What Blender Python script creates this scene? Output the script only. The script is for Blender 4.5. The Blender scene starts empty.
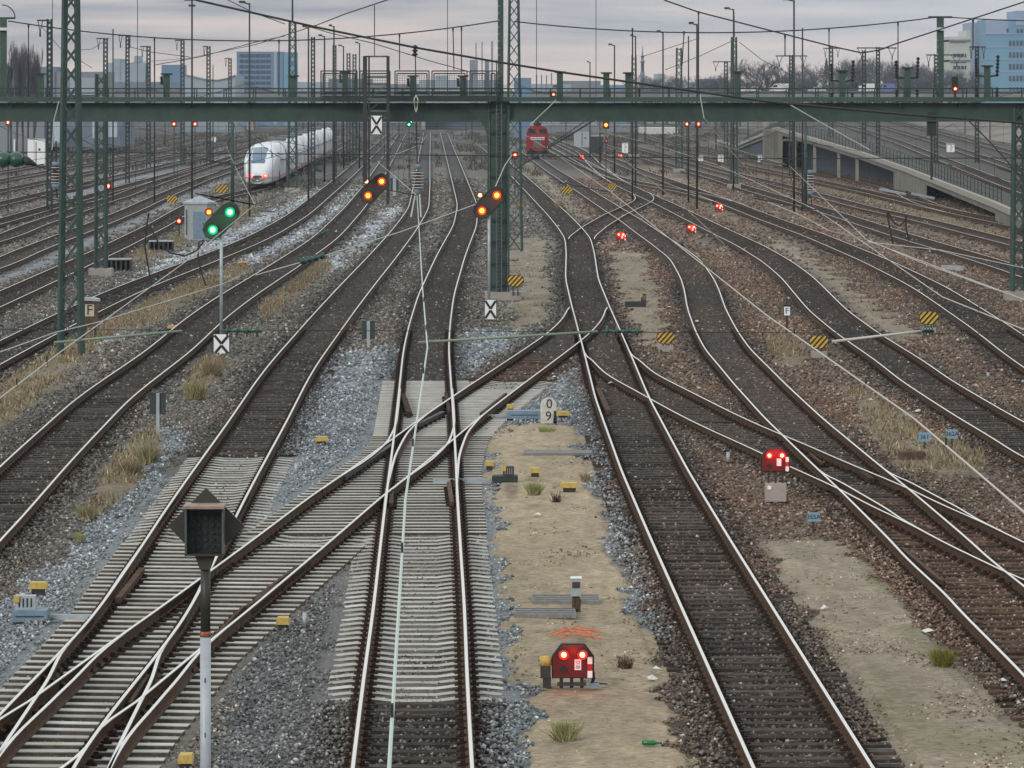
import bpy, math, random
import numpy as np
from mathutils import Vector, Matrix, Euler

random.seed(7); rng = np.random.default_rng(7)
SC = bpy.context.scene
COL = SC.collection

# ------------------------------------------------------------ camera, sky, sun, exposure
F = 4100.0      # focal length in pixels
YH = 94.0       # horizon row
H = 8.47        # camera height above the rail heads
cam_d = bpy.data.cameras.new('camera'); cam = bpy.data.objects.new('camera', cam_d); COL.objects.link(cam)
cam_d.sensor_width = 36.0; cam_d.lens = F / 1024.0 * 36.0
cam_d.shift_y = -(384.0 - YH) / 1024.0
cam_d.clip_start = 1.0; cam_d.clip_end = 20000.0
cam.location = (0, 0, H); cam.rotation_euler = (math.radians(90), 0, 0)
SC.camera = cam

SUN_EL, SUN_AZ = math.radians(22), math.radians(-145)    # azimuth from +Y towards +X
w = bpy.data.worlds.new('World'); SC.world = w; w.use_nodes = True
nt = w.node_tree; nt.nodes.clear()
def N(t, **k):
    n = nt.nodes.new(t)
    for a, b in k.items(): setattr(n, a, b)
    return n
out = N('ShaderNodeOutputWorld'); bg = N('ShaderNodeBackground'); bg.inputs[1].default_value = 0.12
nt.links.new(bg.outputs[0], out.inputs[0])
sky = N('ShaderNodeTexSky', sky_type='NISHITA', sun_disc=False, sun_elevation=SUN_EL, sun_rotation=SUN_AZ, air_density=1.2, dust_density=2.0)
tc = N('ShaderNodeTexCoord'); sep = N('ShaderNodeSeparateXYZ'); nt.links.new(tc.outputs['Generated'], sep.inputs[0])
mp = N('ShaderNodeMapping'); mp.inputs['Scale'].default_value = (14, 14, 210); nt.links.new(tc.outputs['Generated'], mp.inputs[0])
nz = N('ShaderNodeTexNoise'); nz.inputs['Scale'].default_value = 1.0; nz.inputs['Detail'].default_value = 5; nz.inputs['Roughness'].default_value = .5
nt.links.new(mp.outputs[0], nz.inputs['Vector'])
cr = N('ShaderNodeValToRGB'); nt.links.new(nz.outputs['Fac'], cr.inputs[0])
e = cr.color_ramp.elements
e[0].position = .36; e[0].color = (.32, .345, .40, 1)
e[1].position = .64; e[1].color = (.66, .58, .555, 1)
m_ = e.new(.50); m_.color = (.49, .475, .495, 1)
# the layer is brighter well above the horizon
mr = N('ShaderNodeMapRange'); mr.inputs['From Min'].default_value = 0.0; mr.inputs['From Max'].default_value = 0.30
mr.inputs['To Min'].default_value = 1.0; mr.inputs['To Max'].default_value = 2.0
nt.links.new(sep.outputs['Z'], mr.inputs['Value'])
# right side of the sky is a little brighter and bluer
mr2 = N('ShaderNodeMapRange'); mr2.inputs['From Min'].default_value = -.02; mr2.inputs['From Max'].default_value = .11
mr2.inputs['To Min'].default_value = 0; mr2.inputs['To Max'].default_value = .55
nt.links.new(sep.outputs['X'], mr2.inputs['Value'])
mxr = N('ShaderNodeMixRGB'); mxr.inputs[2].default_value = (.60, .63, .70, 1)
nt.links.new(mr2.outputs[0], mxr.inputs[0]); nt.links.new(cr.outputs[0], mxr.inputs[1])
mrw = N('ShaderNodeMapRange'); mrw.inputs['From Min'].default_value = .001; mrw.inputs['From Max'].default_value = .017; mrw.inputs['To Min'].default_value = .8; mrw.inputs['To Max'].default_value = 0; nt.links.new(sep.outputs['Z'], mrw.inputs['Value'])
mxw = N('ShaderNodeMixRGB'); mxw.inputs[2].default_value = (.80, .67, .60, 1); nt.links.new(mrw.outputs[0], mxw.inputs[0]); nt.links.new(mxr.outputs[0], mxw.inputs[1]); mxr = mxw
mr3 = N('ShaderNodeMapRange'); mr3.inputs['From Min'].default_value = .02; mr3.inputs['From Max'].default_value = .25; nt.links.new(sep.outputs['Z'], mr3.inputs['Value'])
mxn = N('ShaderNodeMixRGB'); mxn.inputs[2].default_value = (.475, .50, .50, 1); nt.links.new(mr3.outputs[0], mxn.inputs[0]); nt.links.new(mxr.outputs[0], mxn.inputs[1])
ms = N('ShaderNodeVectorMath', operation='SCALE'); nt.links.new(mxn.outputs[0], ms.inputs[0]); nt.links.new(mr.outputs[0], ms.inputs['Scale'])
ms2 = N('ShaderNodeVectorMath', operation='SCALE'); ms2.inputs['Scale'].default_value = 1 / .12; nt.links.new(ms.outputs[0], ms2.inputs[0])
mix = N('ShaderNodeMixRGB'); mix.inputs[0].default_value = .92
nt.links.new(sky.outputs[0], mix.inputs[1]); nt.links.new(ms2.outputs[0], mix.inputs[2]); nt.links.new(mix.outputs[0], bg.inputs[0])

sd = bpy.data.lights.new('sun', 'SUN'); sd.energy = 1.0; sd.angle = math.radians(14); sd.color = (1, .93, .84)
so = bpy.data.objects.new('sun', sd); COL.objects.link(so)
sdir = Vector((math.sin(SUN_AZ) * math.cos(SUN_EL), math.cos(SUN_AZ) * math.cos(SUN_EL), math.sin(SUN_EL)))
so.rotation_euler = sdir.to_track_quat('Z', 'Y').to_euler()
vs = SC.view_settings; vs.view_transform = 'Standard'; vs.look = 'None'; vs.exposure = 0.05; vs.gamma = 1.0; vs.use_curve_mapping = False
SC.cycles.max_bounces = 5; SC.cycles.diffuse_bounces = 2; SC.cycles.glossy_bounces = 2; SC.cycles.volume_bounces = 0

# ------------------------------------------------------------ coordinates
def G(x, y, z=0.0):
    "the point at height z that is seen at pixel x, y"
    D = (H - z) * F / (y - YH); return Vector(((x - 512) * D / F, D, z))
def P(x, y, D):
    "the point at distance D seen at pixel x, y"
    return Vector(((x - 512) * D / F, D, H - (y - YH) * D / F))
GZ = -0.22
def DB(y, z=GZ): return (H - z) * F / (y - YH)

# ------------------------------------------------------------ materials
MATS = {}
def mat(name, col, rough=.7, metal=0.0, noise=0.0, nscale=6.0, emit=None, es=1.0, col2=None, bump=0.0, attr=None, spec=None):
    if name in MATS: return MATS[name]
    m = bpy.data.materials.new(name); m.use_nodes = True; t = m.node_tree; b = t.nodes['Principled BSDF']
    b.inputs['Roughness'].default_value = rough; b.inputs['Metallic'].default_value = metal
    if spec is not None: b.inputs['Specular IOR Level'].default_value = spec
    c = (*col, 1); b.inputs['Base Color'].default_value = c
    if noise or col2 or bump or attr:
        co = t.nodes.new('ShaderNodeTexCoord'); n = t.nodes.new('ShaderNodeTexNoise'); n.inputs['Scale'].default_value = nscale; n.inputs['Detail'].default_value = 6; n.inputs['Roughness'].default_value = .65
        geo = t.nodes.new('ShaderNodeNewGeometry'); t.links.new(geo.outputs['Position'], n.inputs['Vector'])
        r = t.nodes.new('ShaderNodeMapRange'); r.inputs['From Min'].default_value = .3; r.inputs['From Max'].default_value = .7
        t.links.new(n.outputs['Fac'], r.inputs['Value'])
        mx = t.nodes.new('ShaderNodeMixRGB'); t.links.new(r.outputs[0], mx.inputs[0])
        if attr:
            at = t.nodes.new('ShaderNodeAttribute'); at.attribute_name = attr
            hs = t.nodes.new('ShaderNodeVectorMath'); hs.operation = 'SCALE'; hs.inputs['Scale'].default_value = 1 - noise
            hs2 = t.nodes.new('ShaderNodeVectorMath'); hs2.operation = 'SCALE'; hs2.inputs['Scale'].default_value = 1 + noise
            t.links.new(at.outputs['Color'], hs.inputs[0]); t.links.new(at.outputs['Color'], hs2.inputs[0])
            t.links.new(hs.outputs[0], mx.inputs[1]); t.links.new(hs2.outputs[0], mx.inputs[2])
        else:
            lo = tuple(x * (1 - noise) for x in col); hi = col2 or tuple(min(1, x * (1 + noise)) for x in col)
            mx.inputs[1].default_value = (*lo, 1); mx.inputs[2].default_value = (*hi, 1)
        t.links.new(mx.outputs[0], b.inputs['Base Color'])
        if bump:
            bp = t.nodes.new('ShaderNodeBump'); bp.inputs['Strength'].default_value = bump; bp.inputs['Distance'].default_value = .05
            t.links.new(n.outputs['Fac'], bp.inputs['Height']); t.links.new(bp.outputs[0], b.inputs['Normal'])
    if emit:
        b.inputs['Emission Color'].default_value = (*emit, 1); b.inputs['Emission Strength'].default_value = es
    MATS[name] = m; return m

mat('rail_head', (.84, .82, .80), .38, 1.0)
mat('rail_rust', (.075, .047, .034), .9, 0, .4, 9, col2=(.13, .078, .05), spec=.15)
mat('concrete_sleeper', (.64, .645, .63), .9, 0, .10, 1.7, spec=.1, col2=(.40, .37, .32))
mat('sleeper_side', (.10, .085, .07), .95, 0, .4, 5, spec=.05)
mat('grey_board', (.25, .245, .235), .85, 0, .3, 3.5)
mat('wood_sleeper', (.060, .051, .047), .95, 0, .5, 4, spec=.08)
mat('brown_sleeper', (.085, .055, .04), .95, 0, .5, 4, spec=.08)
mat('clip', (.042, .027, .021), .9, spec=.05)
mat('green_steel', (.036, .076, .066), .6, 0, .3, 1.3, bump=.05, col2=(.050, .094, .082))
mat('green_dark', (.020, .034, .030), .65, 0, .3, 4)
mat('steel', (.11, .125, .13), .45, .4, .2, 5)
mat('galv', (.38, .42, .46), .5, .3, .2, 4)
mat('black', (.014, .014, .014), .6)
mat('dark_metal', (.03, .032, .034), .6)
mat('white_paint', (.85, .86, .88), .6, 0, .05, 5)
mat('yellow', (.55, .36, .05), .6, 0, .25, 8)
mat('yellow_dull', (.50, .36, .10), .7, 0, .3, 12)
mat('blue_box', (.16, .24, .32), .6, 0, .2, 5)
mat('red_paint', (.42, .02, .02), .5)
mat('dark_red', (.10, .006, .008), .5)
mat('concrete', (.33, .31, .28), .9, 0, .25, 1.2)
mat('wire', (.022, .024, .025), .7)
mat('copper_wire', (.50, .60, .56), .6)  # green patina, with reflected sky also put into the colour
mat('pale_wire', (.52, .50, .46), .6)  # contact wires' reflected sky put into the pale colour; other cables share it
mat('insul_brown', (.06, .03, .02), .25)
mat('insul_green', (.025, .085, .065), .3)
mat('porcelain', (.65, .66, .66), .3)
mat('lamp_red', (.6, .02, .02), .4, emit=(1, .03, .02), es=5)
mat('lamp_redcore', (.6, .1, .05), .4, emit=(1, .16, .06), es=14)
mat('lamp_green', (0, .5, .2), .4, emit=(.12, 1, .5), es=9)
mat('lamp_orange', (.6, .2, .02), .4, emit=(1, .26, .02), es=10)
mat('lamp_white', (.6, .5, .3), .4, emit=(1, .80, .45), es=9)
mat('glow_red', (.5, .01, .01), .4, emit=(1, .02, .02), es=.7)
mat('glow_orange', (.4, .06, .01), .4, emit=(1, .07, .01), es=.5)
mat('glow_green', (.0, .25, .1), .4, emit=(.02, 1, .4), es=.22)

def vary(name, lo, hi):
    "each sleeper weathered a little differently"
    t = MATS[name].node_tree; b = t.nodes['Principled BSDF']; src = b.inputs['Base Color'].links[0].from_socket
    oi = t.nodes.new('ShaderNodeObjectInfo'); r = t.nodes.new('ShaderNodeMapRange'); r.inputs['To Min'].default_value = lo; r.inputs['To Max'].default_value = hi
    v = t.nodes.new('ShaderNodeVectorMath'); v.operation = 'SCALE'; t.links.new(oi.outputs['Random'], r.inputs['Value']); t.links.new(src, v.inputs[0]); t.links.new(r.outputs[0], v.inputs['Scale']); t.links.new(v.outputs[0], b.inputs['Base Color'])
for n_ in ('concrete_sleeper', 'grey_board'): vary(n_, .68, 1.08)
for n_ in ('wood_sleeper', 'brown_sleeper'): vary(n_, .6, 1.5)
# ------------------------------------------------------------ mesh builder
class MB:
    def __init__(s): s.v = []; s.f = []; s.m = []; s.mats = []; s.smooth = []
    def mi(s, m):
        m = MATS[m] if isinstance(m, str) else m
        if m not in s.mats: s.mats.append(m)
        return s.mats.index(m)
    def add(s, vs, fs, m, sm=False):
        o = len(s.v); s.v += [tuple(v) for v in vs]; k = s.mi(m)
        for f in fs: s.f.append(tuple(i + o for i in f)); s.m.append(k); s.smooth.append(sm)
        return s
    def box(s, c, d, m, rz=0, mtx=None, bev=0):
        x, y, z = d[0] / 2, d[1] / 2, d[2] / 2
        vs = [Vector((i * x, j * y, k * z)) for k in (-1, 1) for j in (-1, 1) for i in (-1, 1)]
        R = mtx or Matrix.Rotation(rz, 3, 'Z'); c = Vector(c)
        vs = [R @ v + c for v in vs]
        return s.add(vs, [(0, 2, 3, 1), (4, 5, 7, 6), (0, 1, 5, 4), (1, 3, 7, 5), (3, 2, 6, 7), (2, 0, 4, 6)], m)
    def bar(s, p, q, w, m, h=None):
        p = Vector(p); q = Vector(q); d = q - p; L = d.length
        if L < 1e-6: return s
        R = d.to_track_quat('Z', 'X').to_matrix()
        return s.box((p + q) / 2, (w, h or w, L), m, mtx=R)
    def tube(s, pts, r, m, n=6, r2=None, cap=True):
        pts = [Vector(p) for p in pts]; vs = []; K = len(pts)
        for i, p in enumerate(pts):
            d = (pts[min(i + 1, K - 1)] - pts[max(i - 1, 0)]).normalized()
            R = d.to_track_quat('Z', 'X').to_matrix()
            rr = r if r2 is None else r + (r2 - r) * i / (K - 1)
            for k in range(n):
                a = 2 * math.pi * k / n; vs.append(R @ Vector((rr * math.cos(a), rr * math.sin(a), 0)) + p)
        fs = [(i * n + k, i * n + (k + 1) % n, (i + 1) * n + (k + 1) % n, (i + 1) * n + k) for i in range(K - 1) for k in range(n)]
        if cap: fs += [tuple(reversed(range(n))), tuple((K - 1) * n + k for k in range(n))]
        return s.add(vs, fs, m, n > 6)
    def lathe(s, prof, p, q, m, n=12):
        "profile of (t, r) along the axis from p to q"
        p = Vector(p); q = Vector(q); R = (q - p).to_track_quat('Z', 'X').to_matrix(); vs = []
        for t, r in prof:
            c = p.lerp(q, t)
            for k in range(n):
                a = 2 * math.pi * k / n; vs.append(R @ Vector((r * math.cos(a), r * math.sin(a), 0)) + c)
        K = len(prof)
        fs = [(i * n + k, i * n + (k + 1) % n, (i + 1) * n + (k + 1) % n, (i + 1) * n + k) for i in range(K - 1) for k in range(n)]
        fs += [tuple(reversed(range(n))), tuple((K - 1) * n + k for k in range(n))]
        return s.add(vs, fs, m, True)
    def prism(s, poly, thick, m, M):
        "2D polygon in the x-z plane given thickness along y, then placed by matrix M"
        n = len(poly)
        vs = [M @ Vector((x, -thick / 2, z)) for x, z in poly] + [M @ Vector((x, thick / 2, z)) for x, z in poly]
        fs = [tuple(range(n)), tuple(reversed(range(n, 2 * n)))] + [(i, i + n, (i + 1) % n + n, (i + 1) % n) for i in range(n)]
        return s.add(vs, fs, m)
    def disc(s, c, r, m, M=None, n=14, y=0.02):
        poly = [(r * math.cos(2 * math.pi * k / n), r * math.sin(2 * math.pi * k / n)) for k in range(n)]
        return s.prism(poly, y, m, (M or Matrix()) @ Matrix.Translation(Vector(c)))
    def text(s, txt, size, m, M, thick=.004):
        cu = bpy.data.curves.new('t', 'FONT'); cu.body = txt; cu.size = size; cu.extrude = thick; cu.align_x = 'CENTER'; cu.align_y = 'CENTER'
        ob = bpy.data.objects.new('t', cu); me = bpy.data.meshes.new_from_object(ob)
        R = Matrix.Rotation(math.pi / 2, 4, 'X')
        s.add([M @ (R @ v.co) for v in me.vertices], [tuple(p.vertices) for p in me.polygons], m)
        bpy.data.objects.remove(ob); bpy.data.curves.remove(cu); bpy.data.meshes.remove(me); return s
    def mesh(s, name):
        me = bpy.data.meshes.new(name); me.from_pydata(s.v, [], s.f)
        for m in s.mats: me.materials.append(m)
        me.polygons.foreach_set('material_index', s.m); me.polygons.foreach_set('use_smooth', s.smooth); me.update(); return me
    def build(s, name, parent=None, loc=None, rz=0):
        o = bpy.data.objects.new(name, s.mesh(name)); COL.objects.link(o)
        if parent is not None: o.parent = parent
        if loc is not None: o.location = loc
        if rz: o.rotation_euler.z = rz
        return o
def tag(o, label=None, cat=None, group=None, kind=None):
    if label: o['label'] = label
    if cat: o['category'] = cat
    if group: o['group'] = group
    if kind: o['kind'] = kind
    return o
def thing(name, loc, label, cat, group=None, rz=0):
    o = bpy.data.objects.new(name, None); COL.objects.link(o); o.location = loc; o.rotation_euler.z = rz; o.empty_display_size = .2
    return tag(o, label, cat, group)
def T(x, y, z): return Matrix.Translation((x, y, z))

# ------------------------------------------------------------ track routes, traced rail by rail on the photo and laid on the ground
def rail_xd(pts):
    a = np.array([(G(x, y).x, G(x, y).y) for x, y in pts]); a = a[np.argsort(a[:, 1])]; return a
def interp_ext(D, a):
    X = np.interp(D, a[:, 1], a[:, 0])
    k0 = (a[1, 0] - a[0, 0]) / (a[1, 1] - a[0, 1]); k1 = (a[-1, 0] - a[-2, 0]) / (a[-1, 1] - a[-2, 1])
    X = np.where(D < a[0, 1], a[0, 0] + k0 * (D - a[0, 1]), X); X = np.where(D > a[-1, 1], a[-1, 0] + k1 * (D - a[-1, 1]), X); return X
class Route:
    def __init__(s, L=None, R=None, d0=None, d1=None, sm=.03, z=None, cen=None):
        a = []
        if L: a.append((rail_xd(L), .75))
        if R: a.append((rail_xd(R), -.75))
        if cen is not None: a.append((np.array(sorted(cen, key=lambda t: t[1]), float), 0))
        lo = min(q[0][0, 1] for q in a) if d0 is None else d0; hi = max(q[0][-1, 1] for q in a) if d1 is None else d1
        s.d0, s.d1 = lo, hi
        D = np.arange(max(10, lo - 30), hi + 80, 1.0)
        Xs = []
        for q, off in a:
            X = interp_ext(D, q); sl = np.gradient(X, D); Xs.append(X + off * np.sqrt(1 + sl * sl))
        if len(a) > 1:   # where only one rail was traced, lean on it
            wts = []
            for q, _ in a: wts.append(np.where((D > q[0, 1] - 2) & (D < q[-1, 1] + 2), 1.0, .001))
            X = sum(x_ * w_ for x_, w_ in zip(Xs, wts)) / sum(wts)
        else: X = Xs[0]
        # smooth with a width growing with distance
        Y = X.copy()
        for i, d in enumerate(D):
            sg = max(1.2, sm * d); k = np.abs(D - d) < 2.5 * sg
            # keep symmetric window
            r = min(i, len(D) - 1 - i, int(2.5 * sg)); sl_ = slice(i - r, i + r + 1)
            ww = np.exp(-.5 * ((D[sl_] - d) / sg) ** 2); Y[i] = (ww * X[sl_]).sum() / ww.sum()
        s.D, s.X = D, Y; s.z = z or (lambda d: 0.0)
    def x(s, d): return np.interp(d, s.D, s.X)
    def sl(s, d): return (s.x(d + 1) - s.x(d - 1)) / 2
    def inside(s, d): return (d >= s.d0) & (d <= s.d1)

RT = {}
RT['A'] = Route([(350,785),(352.5,768),(364,675),(375,608),(382,540),(393,450),(398.5,405),(403.5,350),(418.5,295),(436,255),(453.5,225),(457,205),(451,177),(445,153),(441,137)],
                [(474,785),(472,768),(467,675),(463,608),(459,540),(455.5,480),(455,455),(452,412),(448.5,350),(448.5,325),(453.5,295),(466,255),(477,225),(478,205),(465,175),(456.7,155),(450,138)], d0=44, d1=900)
RT['B'] = Route([(-45,765),(0,713),(45,668),(92,618),(121,577),(145.5,540),(160,520),(215,440),(255,380),(281,350),(338.5,285),(388.5,232.5),(408.5,208),(414,185),(418,157),(421.5,140)],
                [(235,515),(256,475),(288.5,420),(318.5,362),(356,310),(398.5,257.5),(416,232.5),(425,217),(429,207),(430,177),(431,140)], d0=46, d1=900)
RT['C'] = Route([(-50,764),(0,724),(55,683),(115,639),(158.6,609),(256,537.5),(306,500),(356,465),(396,437),(451,397),(511,358),(552,330),(566,315),(571,300)],
                [(59,762),(147,691),(202,647),(256,603),(330,541),(386,492),(416,470),(451,440),(481,415),(511,393),(549.5,364),(584.5,338),(602,320),(608,300)], d0=46, d1=163, sm=.02)
RT['B2'] = Route(None, [(288.5,420),(256,475),(235,515),(201,576),(164,656),(147,688),(113,757),(95,800)], d0=46, d1=88, sm=.015)
RT['C2'] = Route(None, [(386,492),(330,541),(256,603),(202,654),(178,678),(147.6,713),(117.5,762),(106,790)], d0=46, d1=75, sm=.015)
RT['AC1'] = Route([(403.5,350),(398.5,405),(396,425),(387,443),(365,461),(340,476),(306,500)], None, d0=88, d1=118, sm=.012)
RT['AC2'] = Route(None, [(549,364),(511,393),(481,416),(467,432),(459,455),(456.5,487),(460,542)], d0=80, d1=120, sm=.012)
RT['D'] = Route([(765,790),(753.8,768),(650,540),(622,470),(597,400),(583,350),(574.5,315),(571,303),(565.5,280),(566,252),(564.5,238),(549.5,215),(519.5,182.5),(513,176),(505,168),(480,146)],
                [(886,790),(873,768),(733,542),(687,470),(648,397.5),(629.5,350),(612,312.5),(598,277.5),(594.5,252.5),(591,238),(582,227.5),(537,187.5),(517,170),(508,163)], d0=44, d1=700, sm=.02)
RT['E'] = Route([(1040,693),(1023,673.6),(934,584.5),(889,540),(840.5,490),(805.5,455),(768,417.5),(732,382.5),(704.5,350),(697,335),(687,310),(684.5,290),(672,260),(652,242.5),(619.5,220),(604.5,212.5),(544.5,170),(532,160),(522,152)],
                [(1023,584),(987,558),(973,542),(913,492.5),(868,457.5),(818,417.5),(768,365),(752,350),(737,330),(724.5,305),(714.5,277.5),(697,257.5),(662,235),(632,212.5),(594.5,190),(559.5,170),(544.6,160)], d0=44, d1=620, sm=.018)
RT['F'] = Route([(578,335),(587,352),(607,375),(649.5,397.5),(687,417.5),(724.5,435),(767,457.5),(793,469),(838,487.5),(868,505),(913,522.5),(948,542),(987,558),(1023,576),(1070,600)],
                [(625,340),(632,355),(652,372.5),(687,390),(724.5,410),(767,430),(815.5,447.5),(873,472.5),(913,490),(943,505),(985,525),(1023,545),(1070,567)], d0=56, d1=145, sm=.018)
RT['EF'] = Route(None, [(818,417.5),(868,457),(895,474),(920,487),(950,503),(1023,540)], d0=78, d1=96, sm=.012)
RT['H'] = Route([(1060,474),(1023,457.5),(943,410),(898,380),(873,360),(833,332.5),(805.5,307.5),(783,277.5),(767,266),(732,245),(694.5,225),(657,205),(619.5,189),(589.5,170),(567.6,161),(540,147)],
                [(1060,440),(1023,420),(953,380),(928,362),(888,337.5),(850.5,312.5),(820.5,285),(793,260),(767,245),(732,230),(699.5,215),(657,195),(630,183),(604.5,170),(576.5,157.6),(548,146)], d0=62, d1=700, sm=.02)
RT['X'] = Route([(565.5,250),(568,236),(604.5,213.7),(620,206),(634,199),(634,194),(622,189),(605,180)],
                [(591,250),(595,238),(606,226),(625,215),(655,202),(656,197),(640,189),(625,181)], d0=240, d1=358, sm=.012)
RT['I'] = Route([(1040,378),(1010,358),(993,345),(973,327.5),(918,290),(868,262.5),(805.5,235),(768,222),(722,202.5),(687,190),(637,172),(610,160)],
                [(1060,360),(1023,335),(943,285),(880.5,257.5),(818,232.5),(767,215),(687,185),(642,170),(618,160)], d0=85, d1=650)
RT['J'] = Route([(1010.5,272.5),(970,258),(893,237.5),(818,212.5),(768,198),(700,175)], [(1013,265),(918,235),(830.5,207.5),(768,191)], d0=140, d1=700)
RT['K'] = Route([(1013,246),(923,222),(893,215),(768,184),(700,167)], [(1013,239),(923,217.5),(868,207.5),(818,192.5),(768,179)], d0=150, d1=700)
RT['L'] = Route([(1013,226),(943,211),(868,193),(800,178)], [(1013,222),(943,207.5),(868,190),(818,180)], d0=170, d1=600)
RT['M'] = Route([(-60,527),(0,467.5),(70,402),(144,350),(187.5,315),(255,274),(306,242.5),(363.5,185),(373,170),(395,138)],
                [(0,537.5),(75,455),(137.5,392.5),(195,350),(220,325),(255,295),(301,265),(346,232.5),(368.5,207.5),(390,167),(404,140)], d0=60, d1=900)
RT['N'] = Route([(-60,369),(0,340),(60,312.5),(100,295),(185,262.5),(255,234),(293.5,210),(343.5,170),(380,140)],
                [(0,366),(27,350),(60,332),(100,310),(150,285),(255,245),(306,217.5),(356,175),(388,141)], d0=95, d1=900)
RT['O'] = Route([(-60,316),(0,290),(62.5,262.5),(100,247.5),(147.5,224),(182.5,205)],
                [(-60,335),(0,307.5),(60,280),(100,261),(150,235),(180,220)], cen=[(-23.8,340),(-22.6,369),(-26.2,570),(-28.5,700),(-32,900)], d0=115, d1=880)
RT['P'] = Route([(0,254),(95,220),(150,197),(200,177)], [(0,269),(95,230),(155,205)], d0=145, d1=880)
RT['Q'] = Route([(0,229),(95,197)], [(0,242),(62,222),(95,211),(140,195)], d0=165, d1=880)
for k, x0, x1 in (('R', -33.6, -37.5), ('S', -38.4, -42), ('T', -43.2, -47), ('U', -48, -52), ('V', -53, -57), ('W', -58, -62.5)):
    RT[k] = Route(cen=[(x0, 235), (x0 - 1.2, 320), (x1, 560), (x1 - 3.2, 760)], d0=250, d1=820)
def offshoot(key, start, step, total, d1=840):
    r = RT[key]; return Route(cen=[(float(r.x(d)) + total * (lambda u: u * u * (3 - 2 * u))(min(1, max(0, (d - start) / step))), d) for d in range(start - 20, d1, 20)], d0=start - 5, d1=d1)
RT['Y1'] = offshoot('L', 300, 90, 4.5); RT['Y2'] = offshoot('H', 400, 260, 4.5); RT['Y3'] = offshoot('I', 330, 90, -4.4)
RAMPZ = lambda d: np.clip(1.0 + (d - 328) * .0074, .2, 4.6)
RT['Z'] = Route(cen=[(39.2, 300), (40.2, 328), (49.6, 532), (53.5, 650), (56, 760)], d0=285, d1=800, z=RAMPZ)

def snap(c, p, a=.05, b_=.22):
    C_, P_ = RT[c], RT[p]; px = P_.x(C_.D); q = np.abs(C_.X - px); t = np.clip((q - a) / (b_ - a), 0, 1); t = t * t * (3 - 2 * t)
    C_.X = px * (1 - t) + C_.X * t
for c_, p_ in (('C', 'D'), ('B2', 'B'), ('C2', 'C'), ('F', 'D'), ('EF', 'E'), ('EF', 'F'), ('X', 'D'), ('X', 'H'), ('C', 'B'), ('C2', 'B2')):
    snap(c_, p_)

for k_, off in (('Z2', 4.6), ('Z3', 9.4)):
    RT[k_] = Route(cen=[(39.2 + off, 300), (40.2 + off, 328), (49.6 + off * 1.05, 532), (53.5 + off * 1.1, 650), (56 + off * 1.2, 760)], d0=285, d1=800, z=RAMPZ)
TRACKS = [  # key, materials by distance (from, to, sleeper kind), label
 ('A', [(0, 58.4, 'wood_sleeper'), (58.4, 124, 'concrete_sleeper'), (124, 999, 'wood_sleeper')], 'centre railway track running straight up the photo, pale concrete sleepers between dark wooden ones'),
 ('D', [(0, 999, 'wood_sleeper')], 'railway track right of the sandy strip, dark wooden sleepers, bending left towards the red locomotive'),
 ('C', [(0, 124, 'concrete_sleeper'), (124, 999, 'brown_sleeper')], 'crossover track on pale sleepers climbing from the bottom left corner across the centre track'),
 ('B', [(0, 98, 'concrete_sleeper'), (98, 999, 'wood_sleeper')], 'second track left of the gantry column, meeting the crossover behind the diamond sign'),
 ('B2', [(0, 999, 'concrete_sleeper')], 'short switch track between the two tracks behind the grey diamond sign post'),
 ('C2', [(0, 999, 'concrete_sleeper')], 'short switch track leaving the crossover at the foot of the grey diamond sign post'),
 ('AC1', [(0, 999, 'concrete_sleeper')], 'curved slip rails left of the centre track at the diamond crossing'),
 ('AC2', [(0, 999, 'concrete_sleeper')], 'curved slip rails right of the centre track beside the sandy strip'),
 ('E', [(0, 88, 'brown_sleeper'), (88, 999, 'wood_sleeper')], 'winding track with red brown sleepers running down to the right edge from the scissors crossing'),
 ('F', [(0, 999, 'brown_sleeper')], 'diverging track crossing the red brown track diagonally towards the right edge'),
 ('EF', [(0, 999, 'brown_sleeper')], 'slip rails where the two red brown tracks cross at the right'),
 ('H', [(0, 999, 'wood_sleeper')], 'track passing between the two striped yellow signs at the right'),
 ('X', [(0, 999, 'brown_sleeper')], 'far crossover track whose rails loop just above the two low red signals'),
 ('I', [(0, 999, 'wood_sleeper')], 'curving track between the grey gravel path and the right lattice mast'),
 ('J', [(0, 999, 'wood_sleeper')], 'track running under the drooping black cable at the right'),
 ('K', [(0, 999, 'wood_sleeper')], 'track just behind the one under the drooping black cable'),
 ('L', [(0, 999, 'brown_sleeper')], 'rusty track at the foot of the concrete ramp wall beside white beams'),
 ('M', [(0, 999, 'wood_sleeper')], 'long dark track curving down to the left edge, nearest one left of the switches'),
 ('N', [(0, 999, 'wood_sleeper')], 'track passing behind the F marker box at the left lattice mast'),
 ('O', [(0, 999, 'wood_sleeper')], 'track carrying the white express train'),
 ('P', [(0, 999, 'wood_sleeper')], 'first track to the left beyond the white express train'),
 ('Q', [(0, 999, 'wood_sleeper')], 'second track to the left beyond the white express train'),
 ('Z', [(0, 999, 'wood_sleeper')], 'raised track on the concrete ramp at the far right'),
]
for i, k in enumerate('RSTUVW'): TRACKS.append((k, [(0, 999, 'wood_sleeper')], ['third','fourth','fifth','sixth','seventh','eighth'][i] + ' track to the left beyond the white express train'))
TRACKS.append(('Z2', [(0, 999, 'wood_sleeper')], 'second raised track at the far right, just beyond the ramp railing track'))
TRACKS.append(('Z3', [(0, 999, 'wood_sleeper')], 'farthest raised track at the right edge in front of the rubble bank'))
TRACKS.append(('Y1', [(0, 999, 'wood_sleeper')], 'far track heading for the opening under the concrete ramp'))
TRACKS.append(('Y2', [(0, 999, 'wood_sleeper')], 'far track under the girder right of the red locomotive'))
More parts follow.
